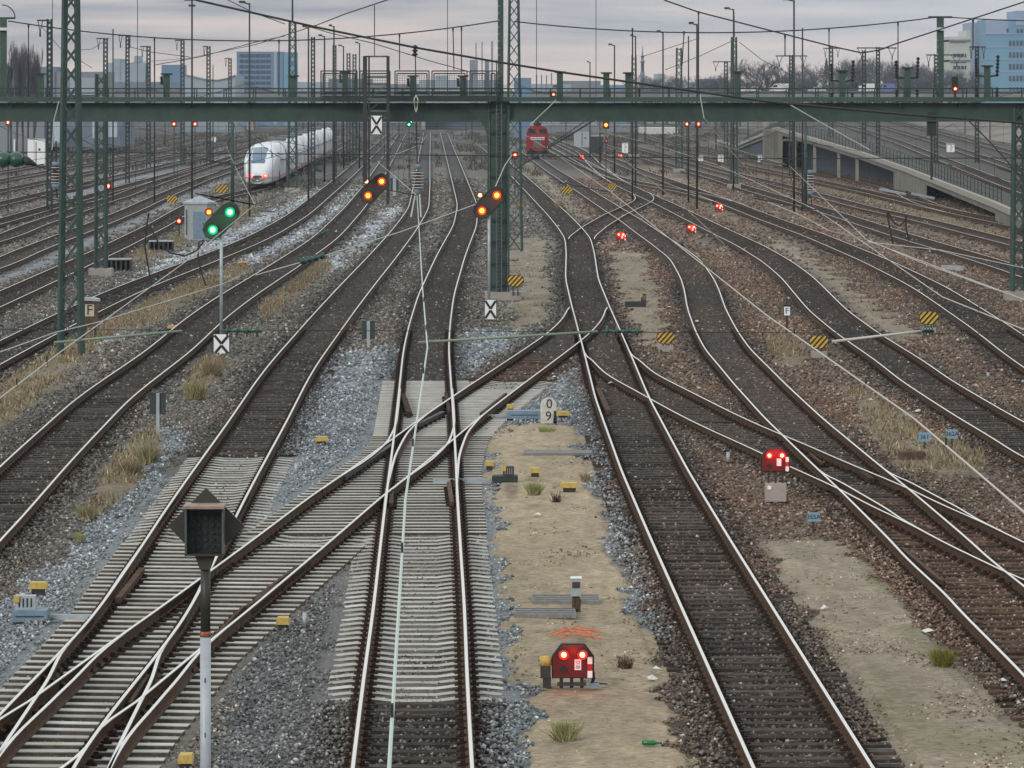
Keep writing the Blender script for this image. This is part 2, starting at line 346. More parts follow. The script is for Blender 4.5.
TRACKS.append(('Y3', [(0, 999, 'wood_sleeper')], 'far track under the girder near the two red signal lights'))

def rail_mesh(rt, side, d0, d1, low):
    "rail with head, web, foot and, near the camera, its base plates and clips"
    D = [d0]
    while D[-1] < d1: D.append(min(d1, D[-1] + (.8 if D[-1] < 140 else 2 if D[-1] < 300 else 5)))
    D = np.array(D); X = rt.x(D) + side * .75 * np.sqrt(1 + rt.sl(D) ** 2)
    zz = np.array([float(rt.z(d)) for d in D]) - low
    if D[0] < 300: prof = [(-.024, 0), (.024, 0), (.035, -.010), (.010, -.055), (.010, -.145), (.07, -.17), (-.07, -.17), (-.010, -.145), (-.010, -.055), (-.035, -.010)]
    else: prof = [(-.036, 0), (.036, 0), (.036, -.04), (.07, -.17), (-.07, -.17), (-.036, -.04)]
    sl = rt.sl(D); nx = 1 / np.sqrt(1 + sl ** 2); ny = -sl * nx
    n = len(prof); b = MB()
    vs = [(X[i] + p * nx[i], D[i] + p * ny[i], zz[i] + h) for i in range(len(D)) for p, h in prof]
    fs_head = []; fs_rest = []
    for i in range(len(D) - 1):
        for k in range(n):
            f = (i * n + k, i * n + (k + 1) % n, (i + 1) * n + (k + 1) % n, (i + 1) * n + k)
            (fs_head if k == 0 else fs_rest).append(f)
    fs_rest += [tuple(reversed(range(n))), tuple(range((len(D) - 1) * n, len(D) * n))]
    b.add(vs, fs_head, 'rail_head'); o = b.mi('rail_rust')
    for f in fs_rest: b.f.append(f); b.m.append(o); b.smooth.append(False)
    if low <= .0015:
        d = d0
        for i in range(int((min(d1, 150) - d0) / .6)):
            d = math.ceil(d0 / .6) * .6 + i * .6; x = rt.x(d) + side * .75; a = -math.atan(rt.sl(d))
            b.box((x, d, -.165), (.36, .15, .02), 'clip', rz=a)
            for s_ in (-1, 1): b.box((x + s_ * .105, d + .0, -.132), (.06, .10, .055), 'clip', rz=a)
    return b

# sleeper shapes
def sleeper_mesh(kind):
    b = MB()
    if kind == 'concrete_sleeper':
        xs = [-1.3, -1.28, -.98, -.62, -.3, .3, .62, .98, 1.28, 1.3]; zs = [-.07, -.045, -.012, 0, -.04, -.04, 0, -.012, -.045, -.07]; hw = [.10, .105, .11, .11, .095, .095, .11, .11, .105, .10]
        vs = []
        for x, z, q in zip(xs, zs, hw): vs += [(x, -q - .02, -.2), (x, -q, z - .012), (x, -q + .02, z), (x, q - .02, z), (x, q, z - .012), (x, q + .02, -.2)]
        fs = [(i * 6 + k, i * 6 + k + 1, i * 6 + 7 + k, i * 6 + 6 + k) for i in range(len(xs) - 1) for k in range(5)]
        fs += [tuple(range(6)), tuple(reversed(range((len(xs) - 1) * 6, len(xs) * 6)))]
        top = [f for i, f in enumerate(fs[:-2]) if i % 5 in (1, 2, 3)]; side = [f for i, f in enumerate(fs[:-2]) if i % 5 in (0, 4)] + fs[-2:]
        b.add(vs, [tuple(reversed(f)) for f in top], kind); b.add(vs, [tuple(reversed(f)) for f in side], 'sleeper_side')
    else:
        b.box((0, 0, -.1), (2.6, .24, .2), kind)
    return b.mesh('sleeper')
SLM = {k: sleeper_mesh(k) for k in ('concrete_sleeper', 'wood_sleeper', 'brown_sleeper')}
def long_mesh(kind):
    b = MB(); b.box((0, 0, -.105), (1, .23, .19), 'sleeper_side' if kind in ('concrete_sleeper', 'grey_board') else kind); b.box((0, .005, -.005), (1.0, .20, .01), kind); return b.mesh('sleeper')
SLL = {k: long_mesh(k) for k in ('concrete_sleeper', 'wood_sleeper', 'brown_sleeper', 'grey_board')}
keys = [t[0] for t in TRACKS]
CLAIM = {k: [] for k in keys}
for ti, (key, kinds, label) in enumerate(TRACKS):
    rt = RT[key]; d0, d1 = rt.d0, rt.d1
    low = {'A': 0, 'B': 0, 'C': .0015, 'D': 0, 'E': 0, 'H': 0, 'M': 0, 'N': 0, 'F': .0015, 'I': 0}.get(key, .003)
    root = thing('railway_track', (float(rt.x(d0)), d0, 0), label, 'track', 'railway tracks fanning across the yard')
    org = root.location
    for sd_ in (-1, 1):
        o = rail_mesh(rt, sd_, d0, d1, low).build('rail', root); o.location = -org
    # sleepers
    ind = []; rest = MB(); cnt = 0
    for i in range(int(d0 / .6) + 1, int(min(d1, 400) / .6)):
        d = i * .6; x = float(rt.x(d)); lo, hi = -1.3, 1.3; skip = False; longs = False
        for tj, (k2, _, _) in enumerate(TRACKS):
            if k2 == key: continue
            r2 = RT[k2]
            if not bool(r2.inside(d)): continue
            off = float(r2.x(d)) - x
            if abs(off) < 2.15:
                if tj < ti: skip = True; break
                lo = min(lo, off - 1.3); hi = max(hi, off + 1.3); longs = longs or abs(off) > .08
        if skip: continue
        if d > 150 and key not in 'ABDEHMI': step = 2
        kind = [m for a_, b_, m in kinds if a_ <= d < b_][0]
        xs_ = (x - 0) * F / d + 512
        if xs_ < -500 or xs_ > 1524: continue
        zt = float(rt.z(d)) - .18; a = -math.atan(float(rt.sl(d))) + random.uniform(-.006, .006)
        if d < 420: 
            if cnt < 100 and d < 150:
                me = SLL[kind] if longs else SLM[kind]
                o = bpy.data.objects.new('sleeper', me); COL.objects.link(o); o.parent = root
                cx = x + (lo + hi) / 2 if longs else x
                if 'grey_board' and longs and 104 < d < 124 and kind == 'concrete_sleeper': o.data = SLL['grey_board']
                o.location = Vector((cx, d, zt + random.uniform(-.004, .004))) - org; o.rotation_euler.z = a
                if longs: o.scale.x = hi - lo
                cnt += 1
            else:
                if kind != 'concrete_sleeper': lo, hi = lo + .38, hi - .38
                rest.box((x + (lo + hi) / 2, d, zt - .105), (hi - lo, .24, .2), kind, rz=a)
    if rest.f:
        o = rest.build('sleeper_rows', root); o.location = -org; tag(o, kind='stuff')

CHECK = [('C', [(142, 567), (118, 597)], .10), ('C', [(232, 556), (206, 575)], .07), ('C', [(279, 582), (247, 604)], .07), ('C', [(243, 604), (214, 634)], .05), ('C', [(297, 564), (256, 595)], .06),
 ('C', [(343, 476), (393, 443)], .11), ('C', [(416, 424), (443, 411)], .11), ('C', [(482, 411), (506, 392)], .07), ('A', [(403, 394), (409, 412)], .14), ('A', [(449, 481), (452, 501)], .09), ('A', [(392, 488), (391, 502)], .09), ('A', [(446, 392), (449, 410)], .10),
 ('D', [(598, 388), (608, 410)], .14), ('D', [(647, 391), (652, 404)], .09), ('E', [(902, 546), (942, 579)], .08), ('C', [(37, 671), (66, 682)], .05), ('C', [(130, 700), (148, 672)], .06), ('F', [(716, 428), (748, 444)], .06), ('F', [(810, 452), (822, 461)], .06), ('E', [(850, 462), (872, 478)], .12)]
for key, pts, w_ in CHECK:
    root = [o for o in COL.objects if o.name.startswith('railway_track') and o.get('label') == [t[2] for t in TRACKS if t[0] == key][0]][0]
    b = MB(); q = [G(x, y, -.03) for x, y in pts]; m_ = 'rail_rust' if w_ < .09 else 'dark_metal' if .105 < w_ < .115 else 'brown_sleeper'
    b.bar(q[0] - Vector((0, 0, .06)), q[1] - Vector((0, 0, .06)), w_, m_, w_)
    for s_ in range(6):
        c_ = q[0].lerp(q[1], (s_ + .5) / 6); b.box((c_.x, c_.y, -.15), (.24, .14, .06), 'clip')
    o = b.build('check_rail', root); o.location = -root.location
# ------------------------------------------------------------ ground: what lies where, traced on the photo, given in metres
def poly_xd(pts): return np.array([(G(x, y, GZ).x, G(x, y, GZ).y) for x, y in pts])
def inpoly(X, D, poly):
    r = np.zeros(X.shape, bool); n = len(poly); j = n - 1
    for i in range(n):
        xi, yi = poly[i]; xj, yj = poly[j]
        c = ((yi > D) != (yj > D)) & (X < (xj - xi) * (D - yi) / (yj - yi + 1e-12) + xi); r ^= c; j = i
    return r
def vnoise(X, Y, s, seed=0):
    x = X / s; y = Y / s; xi = np.floor(x).astype(int); yi = np.floor(y).astype(int); fx = x - xi; fy = y - yi
    fx = fx * fx * (3 - 2 * fx); fy = fy * fy * (3 - 2 * fy)
    def h(a, b):
        v = np.sin(a * 127.1 + b * 311.7 + seed * 74.7) * 43758.5453; return v - np.floor(v)
    return (h(xi, yi) * (1 - fx) + h(xi + 1, yi) * fx) * (1 - fy) + (h(xi, yi + 1) * (1 - fx) + h(xi + 1, yi + 1) * fx) * fy
ZONES = [  # colour, kind, polygons
 ((.215, .237, .255), 'ballast', [   # newer grey ballast
   [(318,352),(405,345),(400,400),(395,430),(350,480),(300,515),(255,560),(205,570),(235,510),(265,460)],
   [(178,425),(185,440),(135,540),(80,620),(0,720),(-160,800),(-160,740),(-60,640),(60,560),(120,490),(150,440)],
   [(455,440),(498,420),(492,450),(495,500),(505,600),(522,700),(528,800),(475,800),(465,600)],
   [(497,425),(530,400),(560,375),(585,360),(600,400),(615,470),(650,560),(655,640),(640,650),(605,520),(590,470),(577,425)],
   [(420,330),(520,330),(515,345),(505,352),(452,380),(405,380),(400,345)]]),
 ((.125, .132, .135), 'ballast', [   # darker grey ballast in the foreground
   [(360,470),(350,560),(262,640),(190,800),(360,800),(370,640),(395,500)]]),
 ((.34, .37, .41), 'ballast', [   # white blue fresh ballast strips along two tracks
   [(-80,375),(0,340),(60,312),(130,280),(256,219),(330,183),(390,141),(396,141),(332,190),(256,232),(150,288),(60,335),(0,366),(-80,400)],
   [(-60,440),(0,400),(60,352),(150,300),(256,253),(330,212),(362,183),(368,186),(345,215),(256,262),(150,318),(60,372),(0,420),(-60,470)],
   [(330,262),(375,222),(402,200),(400,214),(360,250),(335,275)]]),
 ((.20, .21, .23), 'dirt', [   # pale trodden strips between the far left tracks
   [(-40,285),(0,268),(60,246),(150,208),(230,176),(232,181),(150,217),(60,260),(0,285),(-40,303)],
   [(60,193),(120,172),(250,140),(262,141),(175,168),(110,190),(60,206)],
   [(150,176),(225,155),(232,158),(175,175)]]),
 ((.235, .19, .14), 'dirt', [   # grey trodden earth
   [(745,540),(800,535),(858,548),(895,600),(950,655),(1040,745),(1100,830),(895,830),(850,700),(805,620),(770,570)],
   [(612,252),(642,255),(662,310),(668,352),(640,348),(622,300),(612,270)],
   [(519,236),(547,240),(553,290),(548,325),(515,328),(517,280)],
   [(522,160),(530,160),(575,205),(590,222),(583,225),(545,190)],
   [(770,238),(790,244),(830,272),(870,300),(915,335),(905,348),(870,330),(830,300),(790,262),(768,246)],
   [(900,160),(1100,190),(1100,215),(1013,205),(900,172)],
   [(640,165),(660,170),(720,195),(765,212),(760,216),(700,195),(640,172)]]),
 ((.17, .135, .09), 'grass', [    # dry grass verges
   [(-60,440),(0,385),(60,345),(110,318),(120,330),(75,365),(40,400),(0,428),(-60,470)],
   [(105,325),(150,300),(240,262),(250,268),(160,320),(110,335)],
   [(186,362),(225,352),(232,358),(200,398),(184,400)],
   [(110,462),(150,425),(160,440),(135,485),(100,520),(85,510)],
   [(256,300),(300,270),(330,258),(332,268),(290,300),(262,322)],
   [(845,385),(865,392),(925,430),(990,455),(985,475),(900,470),(870,430)],
   [(768,335),(795,340),(810,360),(790,368),(768,352)],
   [(640,170),(690,190),(760,215),(768,232),(700,205),(640,180)],
   [(810,180),(900,195),(1010,240),(1010,250),(900,208),(820,190)],
   [(125,255),(180,235),(250,205),(258,212),(190,240),(140,262)]]),
 ((.315, .25, .165), 'sand', [   # sandy walkway
   [(498,427),(560,424),(578,427),(592,470),(604,520),(626,580),(652,650),(694,768),(708,810),(526,810),(522,700),(505,600),(496,500),(492,452)]]),
]
ZP = [(c, k, [poly_xd(p) for p in ps]) for c, k, ps in ZONES]
def track_dist(X, D):
    m = np.full(X.shape, 99.0)
    for k in keys:
        r = RT[k]; q = np.abs(X - r.x(D)); q = np.where(r.inside(D), q, 99.0); m = np.minimum(m, q)
    return m
def concrete_at(X, D):
    m = np.zeros(X.shape, bool)
    for key, kinds, _ in TRACKS:
        r = RT[key]; q = (np.abs(X - r.x(D)) < 1.5) & r.inside(D)
        for a_, b_, k in kinds:
            if k == 'concrete_sleeper': m |= q & (D >= a_) & (D < b_)
    return m
def ground_at(X, D):
    "colour and kind code at ground points"
    jx = (vnoise(X, D, 1.6, 7) - .5) * .5 + (vnoise(X, D, .5, 1) - .5) * .6 + (vnoise(X, D, .13, 5) - .5) * .18; jd = (vnoise(X, D * .3, .8, 2) - .5) * 2.2 + (vnoise(X, D, .2, 6) - .5) * .8
    sc = np.clip(D / 90, .8, 2.5); Xj = X + jx * sc; Dj = D + jd * sc
    right = np.clip((X - D * .012) / 2.0, 0, 1)
    n1 = vnoise(X, D * .35, 2.6, 3); n2 = vnoise(X, D, .9, 4)
    base = np.empty(X.shape + (3,))
    a = np.array((.135, .125, .112)); bcol = np.array((.150, .108, .082))
    base[:] = a * (1 - right[..., None]) + bcol * right[..., None]
    kind = np.zeros(X.shape, int)
    for c, k, ps in ZP:
        for p in ps:
            q = inpoly(Xj, Dj, p); base[q] = c; kind[q] = {'ballast': 1, 'dirt': 2, 'grass': 3, 'sand': 4}[k]
    td = track_dist(X, D)
    f = np.clip(1 - (td - .9) / .7, 0, 1) * np.clip(.62 + (D - 75) / 260, .62, .9) * (.75 + .5 * n2); f = np.where(D > 300, np.clip(1 - (td - .85) / .35, 0, 1) * .9, f); f = np.where(kind >= 4, 0, f)
    old = np.array((.088, .078, .071)); old_f = np.array((.052, .050, .050)); fo = np.clip((D - 75) / 70, 0, 1)[..., None]; base = base * (1 - f[..., None]) + (old * (1 - fo) + old_f * fo) * f[..., None]
    brk = np.clip((n1 - .55) * 4, 0, 1) * np.where(kind <= 1, .45, 0) * np.clip((2.6 - td), 0, 1) * (.25 + .75 * right); rust = np.array((.15, .085, .055))
    base = base * (1 - brk[..., None]) + rust * brk[..., None]
    base *= (.80 + .4 * n1)[..., None] * np.where(kind[..., None] >= 2, 1, .92 + .16 * n2[..., None])
    sp = np.where(kind == 4, np.clip((vnoise(X, D * .25, .5, 14) * vnoise(X, D * .5, 1.7, 15) - .50) * 6, 0, .7), 0); base = base * (1 - sp[..., None]) + np.array((.12, .09, .06)) * sp[..., None]
    base *= np.where(kind >= 2, .80 + .4 * vnoise(X, D * .4, .22, 16), 1)[..., None]
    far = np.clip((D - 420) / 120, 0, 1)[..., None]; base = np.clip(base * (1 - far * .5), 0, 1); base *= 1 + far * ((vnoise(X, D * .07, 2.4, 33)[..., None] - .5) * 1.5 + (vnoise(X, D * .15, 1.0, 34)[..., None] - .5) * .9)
    # mossy green in the trodden earth
    mg = np.where((kind == 2) & (X > 0), np.clip((vnoise(X, D * .4, 1.1, 9) - .68) * 4, 0, .5), 0)
    base = base * (1 - mg[..., None]) + np.array((.15, .14, .075)) * mg[..., None]
    return base, kind, td

# near yard surface, finer close to the camera
ys = np.concatenate([np.arange(840, 300, -1.6), np.arange(300, 170, -1.0), np.arange(170, 124, -.7)])
Ds = np.array([DB(y) for y in ys]); us = np.linspace(-.42, 1.42, 640)
XX = (us[None, :] * 1024 - 512) * Ds[:, None] / F; DD = np.repeat(Ds[:, None], len(us), 1)
XX = XX + 0 * DD
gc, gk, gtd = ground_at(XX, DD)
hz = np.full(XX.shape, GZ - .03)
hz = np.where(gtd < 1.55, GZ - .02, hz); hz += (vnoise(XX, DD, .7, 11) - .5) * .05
hz = np.where(gk >= 2, GZ + .045 + (vnoise(XX, DD, 1.3, 12) - .5) * .05, hz)
hz = np.where((gtd < 1.5), np.minimum(hz, GZ - .005), hz)
hz = np.where(DD > 300, GZ - .04 + (vnoise(XX, DD, 3, 12) - .5) * .05, hz)
def grid_mesh(name, X, Y, Z, C, material):
    r, c = X.shape; me = bpy.data.meshes.new(name); n = r * c
    me.vertices.add(n); me.vertices.foreach_set('co', np.stack([X, Y, Z], -1).astype(np.float32).ravel())
    i = np.arange(r - 1)[:, None] * c + np.arange(c - 1)[None, :]
    q = np.stack([i, i + 1, i + c + 1, i + c], -1).reshape(-1, 4)
    me.loops.add(q.size); me.loops.foreach_set('vertex_index', q.ravel().astype(np.int32))
    me.polygons.add(len(q)); me.polygons.foreach_set('loop_start', np.arange(0, q.size, 4, dtype=np.int32)); me.polygons.foreach_set('loop_total', np.full(len(q), 4, np.int32))
    at = me.color_attributes.new('Col', 'FLOAT_COLOR', 'POINT'); at.data.foreach_set('color', np.concatenate([C, np.ones((r, c, 1))], -1).astype(np.float32).ravel())
    me.materials.append(material); me.update(calc_edges=True); me.polygons.foreach_set('use_smooth', np.ones(len(q), bool))
    o = bpy.data.objects.new(name, me); COL.objects.link(o); return o
gm = mat('yard_ground', (.2, .2, .2), .95, 0, .45, 9, attr='Col', bump=.6)
g = grid_mesh('ground', XX, DD, hz, gc, gm); g['kind'] = 'structure'
mat('far_ground', (.060, .056, .052), .95, 0, .35, .05)
b = MB(); b.add([(-4000, -200, -.45), (4000, -200, -.45), (4000, 9000, -.45), (-4000, 9000, -.45)], [(0, 1, 2, 3)], 'far_ground')
g2 = b.build('terrain'); g2['kind'] = 'structure'

# ballast stones: uncountable, one object per stretch
def stones(D0, D1, per, smin, smax, name):
    wid = lambda d: (690 if d < 120 else 600) * d / F
    nrow = int((D1 - D0)); pts = []
    for i in range(nrow):
        d = D0 + i; W = wid(d) + 1.0; k = int(per * 2 * W)
        pts.append(np.stack([rng.uniform(-W, W, k), rng.uniform(d, d + 1, k)], -1))
    p = np.concatenate(pts); X, D = p[:, 0], p[:, 1]
    c, kd, td = ground_at(X, D)
    keep = np.where(kd == 4, rng.random(len(X)) < .02 + .22 * (vnoise(X, D * .5, .7, 51) > .68), np.where(kd == 2, rng.random(len(X)) < .05 + .4 * (vnoise(X, D * .5, .8, 52) > .62), np.where(kd == 3, rng.random(len(X)) < .35, True)))
    X, D, c, kd, td = X[keep], D[keep], c[keep], kd[keep], td[keep]; n = len(X)
    s = rng.uniform(smin, smax, n) ; s = np.where(kd >= 2, s * .7, s)
    z = GZ - .02 + rng.uniform(0, .03, n); conc = concrete_at(X, D)
    z = np.where(td < 1.5, np.where(conc, GZ - .035 + rng.uniform(0, .012, n), GZ - .020 + rng.uniform(0, .045, n)), z)
    z = np.where((td > .84) & (td < 1.9) & ~conc & (kd < 2), GZ + .04 + rng.uniform(0, .03, n), z); z = np.where(kd >= 2, GZ + .045, z)
    z = np.where((td < 1.0) & (D > 120) & ~conc, GZ - .01 + rng.uniform(.0, .035, n), z)
    V = np.array([(1, 0, 0), (-1, 0, 0), (0, 1, 0), (0, -1, 0), (0, 0, 1), (0, 0, -1)], float)
    Fc = np.array([(0, 2, 4), (2, 1, 4), (1, 3, 4), (3, 0, 4), (2, 0, 5), (1, 2, 5), (3, 1, 5), (0, 3, 5)])
    sh = V[None] * (rng.uniform(.6, 1.25, (n, 6, 1))) + rng.uniform(-.35, .35, (n, 6, 3))
    a = rng.uniform(0, 6.283, n); ca, sa = np.cos(a), np.sin(a)
    vx = sh[..., 0] * ca[:, None] - sh[..., 1] * sa[:, None]; vy = sh[..., 0] * sa[:, None] + sh[..., 1] * ca[:, None]
    co = np.stack([vx * s[:, None] + X[:, None], vy * s[:, None] + D[:, None], sh[..., 2] * s[:, None] * .8 + z[:, None]], -1)
    lum = np.exp(rng.normal(0.05, .5, n)) ; hue = rng.normal(0, .03, (n, 3)); col = c * lum[:, None] * (1 + hue)
    wh = rng.random(n) < .018; col[wh] = rng.uniform(.35, .6, (wh.sum(), 1)) * np.array((1, .98, .94))
    col = np.clip(col, .01, .8)
    me = bpy.data.meshes.new(name); me.vertices.add(n * 6); me.vertices.foreach_set('co', co.astype(np.float32).ravel())
    f = (Fc[None] + (np.arange(n) * 6)[:, None, None]).reshape(-1, 3)
    me.loops.add(f.size); me.loops.foreach_set('vertex_index', f.ravel().astype(np.int32)); me.polygons.add(len(f))
    me.polygons.foreach_set('loop_start', np.arange(0, f.size, 3, dtype=np.int32)); me.polygons.foreach_set('loop_total', np.full(len(f), 3, np.int32))
    at = me.color_attributes.new('Col', 'FLOAT_COLOR', 'POINT'); cc = np.ones((n, 6, 4)); cc[..., :3] = col[:, None]; at.data.foreach_set('color', cc.astype(np.float32).ravel())
    m = bpy.data.materials.get('ballast_stone')
    if not m:
        m = bpy.data.materials.new('ballast_stone'); m.use_nodes = True; t = m.node_tree; bs = t.nodes['Principled BSDF']; bs.inputs['Roughness'].default_value = .85; bs.inputs['Specular IOR Level'].default_value = .3
        an = t.nodes.new('ShaderNodeAttribute'); an.attribute_name = 'Col'; t.links.new(an.outputs['Color'], bs.inputs['Base Color'])
    me.materials.append(m); me.update(calc_edges=True); o = bpy.data.objects.new(name, me); COL.objects.link(o)
    tag(o, 'grey and rust brown crushed stone ballast between the tracks', 'ballast', kind='stuff'); return n
tot = stones(49, 78, 170, .024, .042, 'ballast') + stones(78, 120, 75, .028, .05, 'ballast') + stones(120, 220, 24, .04, .075, 'ballast') + stones(220, 420, 3.2, .06, .12, 'ballast')
print('stones', tot)
# ------------------------------------------------------------ concrete ramp with the raised track
mat('ramp_concrete', (.18, .175, .155), .9, 0, .3, .6, bump=.2)
mat('ramp_ballast', (.055, .050, .045), .95, 0, .4, 2, bump=.4); mat('coping_pale', (.33, .315, .28), .9, 0, .15, 1)
mat('recess', (.05, .065, .085), .9, 0, .3, .4)  # shade inside the ramp openings put into the back wall colour
mat('bank', (.13, .12, .10), .95, 0, .35, .3, bump=.5)
WX = lambda d: float(np.interp(d, [250, 280, 362, 400, 489, 640, 760], [32.2, 33, 34.9, 34.2, 31.6, 34.9, 38]))
CZ = lambda d: float(np.interp(d, [250, 280, 362, 400, 489, 640, 760], [.5, .9, 1.75, 2.6, 4.3, .3, -.2]))
b = MB(); ds = [250, 265, 280, 300, 320, 340, 362, 372, 386, 400, 415, 430, 445, 460, 475, 482, 489, 510, 540, 570, 600, 640, 700, 760]; Z_ = RT['Z']
rampr = thing('concrete_ramp', (WX(420), 420, 0), 'long concrete railway ramp with a dark pillared opening rising behind the yard at the right', 'ramp'); ro = -rampr.location
top = MB()
for d, e_ in zip(ds[:-1], ds[1:]):
    A, B = (WX(d), d, CZ(d)), (WX(e_), e_, CZ(e_)); zd = lambda p, h: (p[0], p[1], h)
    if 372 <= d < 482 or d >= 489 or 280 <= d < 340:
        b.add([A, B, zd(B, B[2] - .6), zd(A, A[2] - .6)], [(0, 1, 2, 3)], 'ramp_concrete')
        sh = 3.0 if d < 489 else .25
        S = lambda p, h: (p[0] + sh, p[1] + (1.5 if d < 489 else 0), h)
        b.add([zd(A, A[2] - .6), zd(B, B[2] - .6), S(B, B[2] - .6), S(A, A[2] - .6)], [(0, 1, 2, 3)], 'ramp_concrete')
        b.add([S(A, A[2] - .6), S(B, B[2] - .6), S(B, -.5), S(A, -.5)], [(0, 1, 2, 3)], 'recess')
    else:
        b.add([A, B, zd(B, -.5), zd(A, -.5)], [(0, 1, 2, 3)], 'ramp_concrete')
    q = []
    for dd_ in (d, e_):
        zt = float(RAMPZ(dd_)) - .28; xl, xr = float(Z_.x(dd_)) - 2.5, float(Z_.x(dd_)) + 14; q.append([(WX(dd_), dd_, CZ(dd_) - .02), (xl, dd_, zt), (xr, dd_, zt), (xr + 5 + zt * 1.5, dd_, -.5)])
    for k in range(3): top.add([q[0][k], q[0][k + 1], q[1][k + 1], q[1][k]], [(0, 1, 2, 3)], 'ramp_ballast' if k < 2 else 'bank')
# end pier of the opening, facing the camera
b.box((WX(489) - .75, 489.5, 1.8), (1.7, 2, 4.9), 'ramp_concrete'); b.box((WX(372) + 1.6, 373, .75), (3.2, .5, 2.4), 'ramp_concrete')
o = b.build('retaining_wall', rampr); o.location = ro
o = top.build('top_surface', rampr); o.location = ro
b = MB()
for d, e_ in zip(ds[:-1], ds[1:]): b.bar((WX(d) - .05, d, CZ(d) + .03), (WX(e_) - .05, e_, CZ(e_) + .03), .4, 'coping_pale', .3)
o = b.build('coping', rampr); o.location = ro
for px_ in (795, 816, 839, 855):
    d = 400 + (862 - px_) * 1.047; b = MB(); b.box((WX(d) + .3, d, CZ(d) / 2 - .4), (.28, .5, CZ(d) - .3), 'coping_pale'); o = b.build('pillar', rampr); o.location = ro
b = MB(); dd = 285
while dd < 630:
    x = WX(dd) + .9; z = CZ(dd); b.bar((x, dd, z), (x, dd, z + 1.1), .06, 'green_dark'); x2 = WX(dd + 3) + .9; z2 = CZ(dd + 3)
    for h in (.25, .65, 1.1): b.bar((x, dd, z + h), (x2, dd + 3, z2 + h), .05, 'green_dark')
    dd += 3
o = b.build('railing', rampr); o.location = ro
# pale rubble bank at the far right
xs = np.linspace(52, 190, 60); yy = np.linspace(430, 1100, 60); X, Y = np.meshgrid(xs, yy)
Zb = -.4 + np.clip((X - 58) / 16, 0, 1) * (2.0 + 1.8 * vnoise(X, Y, 22, 5) + 1.0 * vnoise(X, Y, 7, 6)) * np.clip((Y - 430) / 60, 0, 1)
bc = np.ones(X.shape + (3,)) * np.array((.165, .145, .125)) * (.4 + .8 * vnoise(X, Y, 6, 8) + .5 * vnoise(X, Y * .5, 2, 9))[..., None]
o = grid_mesh('earth_bank', X, Y, Zb, bc, gm); o['kind'] = 'structure'

mat('mast_dark', (.026, .044, .044), .7, 0, .3, 3)
# ------------------------------------------------------------ lattice masts
def lattice(b, h, wb, wt, m='green_steel', leg=.09, step=None, dy=1.0, lace=.035):
    L = lambda z: (wb + (wt - wb) * z / h) / 2
    for sx in (-1, 1):
        for sy in (-1, 1): b.bar((sx * wb / 2, sy * wb / 2 * dy, 0), (sx * wt / 2, sy * wt / 2 * dy, h), leg, m)
    z = .3
    while z < h - .2:
        st = step or L(z) * 2 * 1.35; z2 = min(h, z + st); a, c = L(z), L(z2)
        for sy in (-1, 1):
            b.bar((-a, sy * a * dy, z), (c, sy * c * dy, z2), lace, m, lace * .6); b.bar((a, sy * a * dy, z), (-c, sy * c * dy, z2), lace, m, lace * .6)
        for sx in (-1, 1):
            b.bar((sx * a, -a * dy, z), (sx * c, c * dy, z2), lace, m, lace * .6)
        z = z2
def rod_insulator(b, p, q, r=.09, m='insul_brown', n=8, nn=10, thin=False):
    if thin:
        prof = [(0, r * .22)]
        for i in range(n):
            t = (i + .5) / n; prof += [(t - .12 / n, r * .25), (t - .04 / n, r), (t + .04 / n, r), (t + .12 / n, r * .25)]
        b.lathe(prof + [(1, r * .22)], p, q, m, nn); return
    prof = [(0, r * .5)]
    for i in range(n):
        t = (i + .5) / n; prof += [(t - .3 / n, r * .5), (t - .05 / n, r), (t + .25 / n, r * .9), (t + .35 / n, r * .5)]
    prof += [(1, r * .5)]
    b.lathe(prof, p, q, m, nn)
def mast(x, yb, yt, wb, wt, label, D=None, name='lattice_mast', foundation=True, arms=(), leg=.09, group='green lattice masts', spike=0, step=None, lace=.035, m='green_steel'):
    D = D or DB(yb); X = (x - 512) * D / F; h = H - (yt - YH) * D / F - GZ
    t = thing(name, (X, D, GZ), label, 'mast', group)
    b = MB(); lattice(b, h, wb, wt, m=m, leg=leg, step=step, lace=lace); b.build('lattice_frame', t)
    if foundation:
        b = MB(); b.box((0, 0, .12), (wb + .6, wb + .6, .5), 'concrete'); b.build('foundation', t)
    if spike:
        b = MB(); b.tube([(0, 0, h), (0, 0, h + spike)], .09, 'green_dark', 6, .05); b.build('top_pole', t)
    for side, zrel, ln in arms:      # bracket arm with a hanging loop
        b = MB(); z = h - zrel; b.bar((0, 0, z), (side * ln, 0, z), .12, 'dark_metal')
        b.bar((side * ln * .95, 0, z), (side * ln * .78, 0, z - .8), .06, 'dark_metal'); b.bar((side * ln * .55, 0, z), (side * ln * .75, 0, z - .8), .06, 'dark_metal')
        b.bar((side * ln * .76, 0, z - .8), (side * ln * .76, 0, z - 1.2), .12, 'dark_metal')
        b.build('bracket_arm', t)
    return t, h
m1, h1 = mast(71, 356, -30, .70, .38, 'tall green lattice mast in the left foreground beside the F marker box', leg=.12, lace=.038, foundation=False)
mast(101, 276, 74, .50, .42, 'shorter green lattice mast on a concrete block, second from the left foreground', leg=.10, lace=.045)
mast(1019, 300, 108, .58, .40, 'green lattice mast at the right edge of the photo holding the thick cable', leg=.12, lace=.05)
mast(514, 258, -25, .85, .42, 'tall green lattice mast right behind the gantry column', leg=.10, lace=.05)
mast(292.5, 192, 22, .75, .5, 'green lattice mast with a top pole beside the white express train', leg=.13, spike=5, lace=.05)
mast(734, 188, 37, .62, .40, 'green lattice mast carrying a street lamp right of the photo centre', leg=.12, spike=2.3, lace=.05)
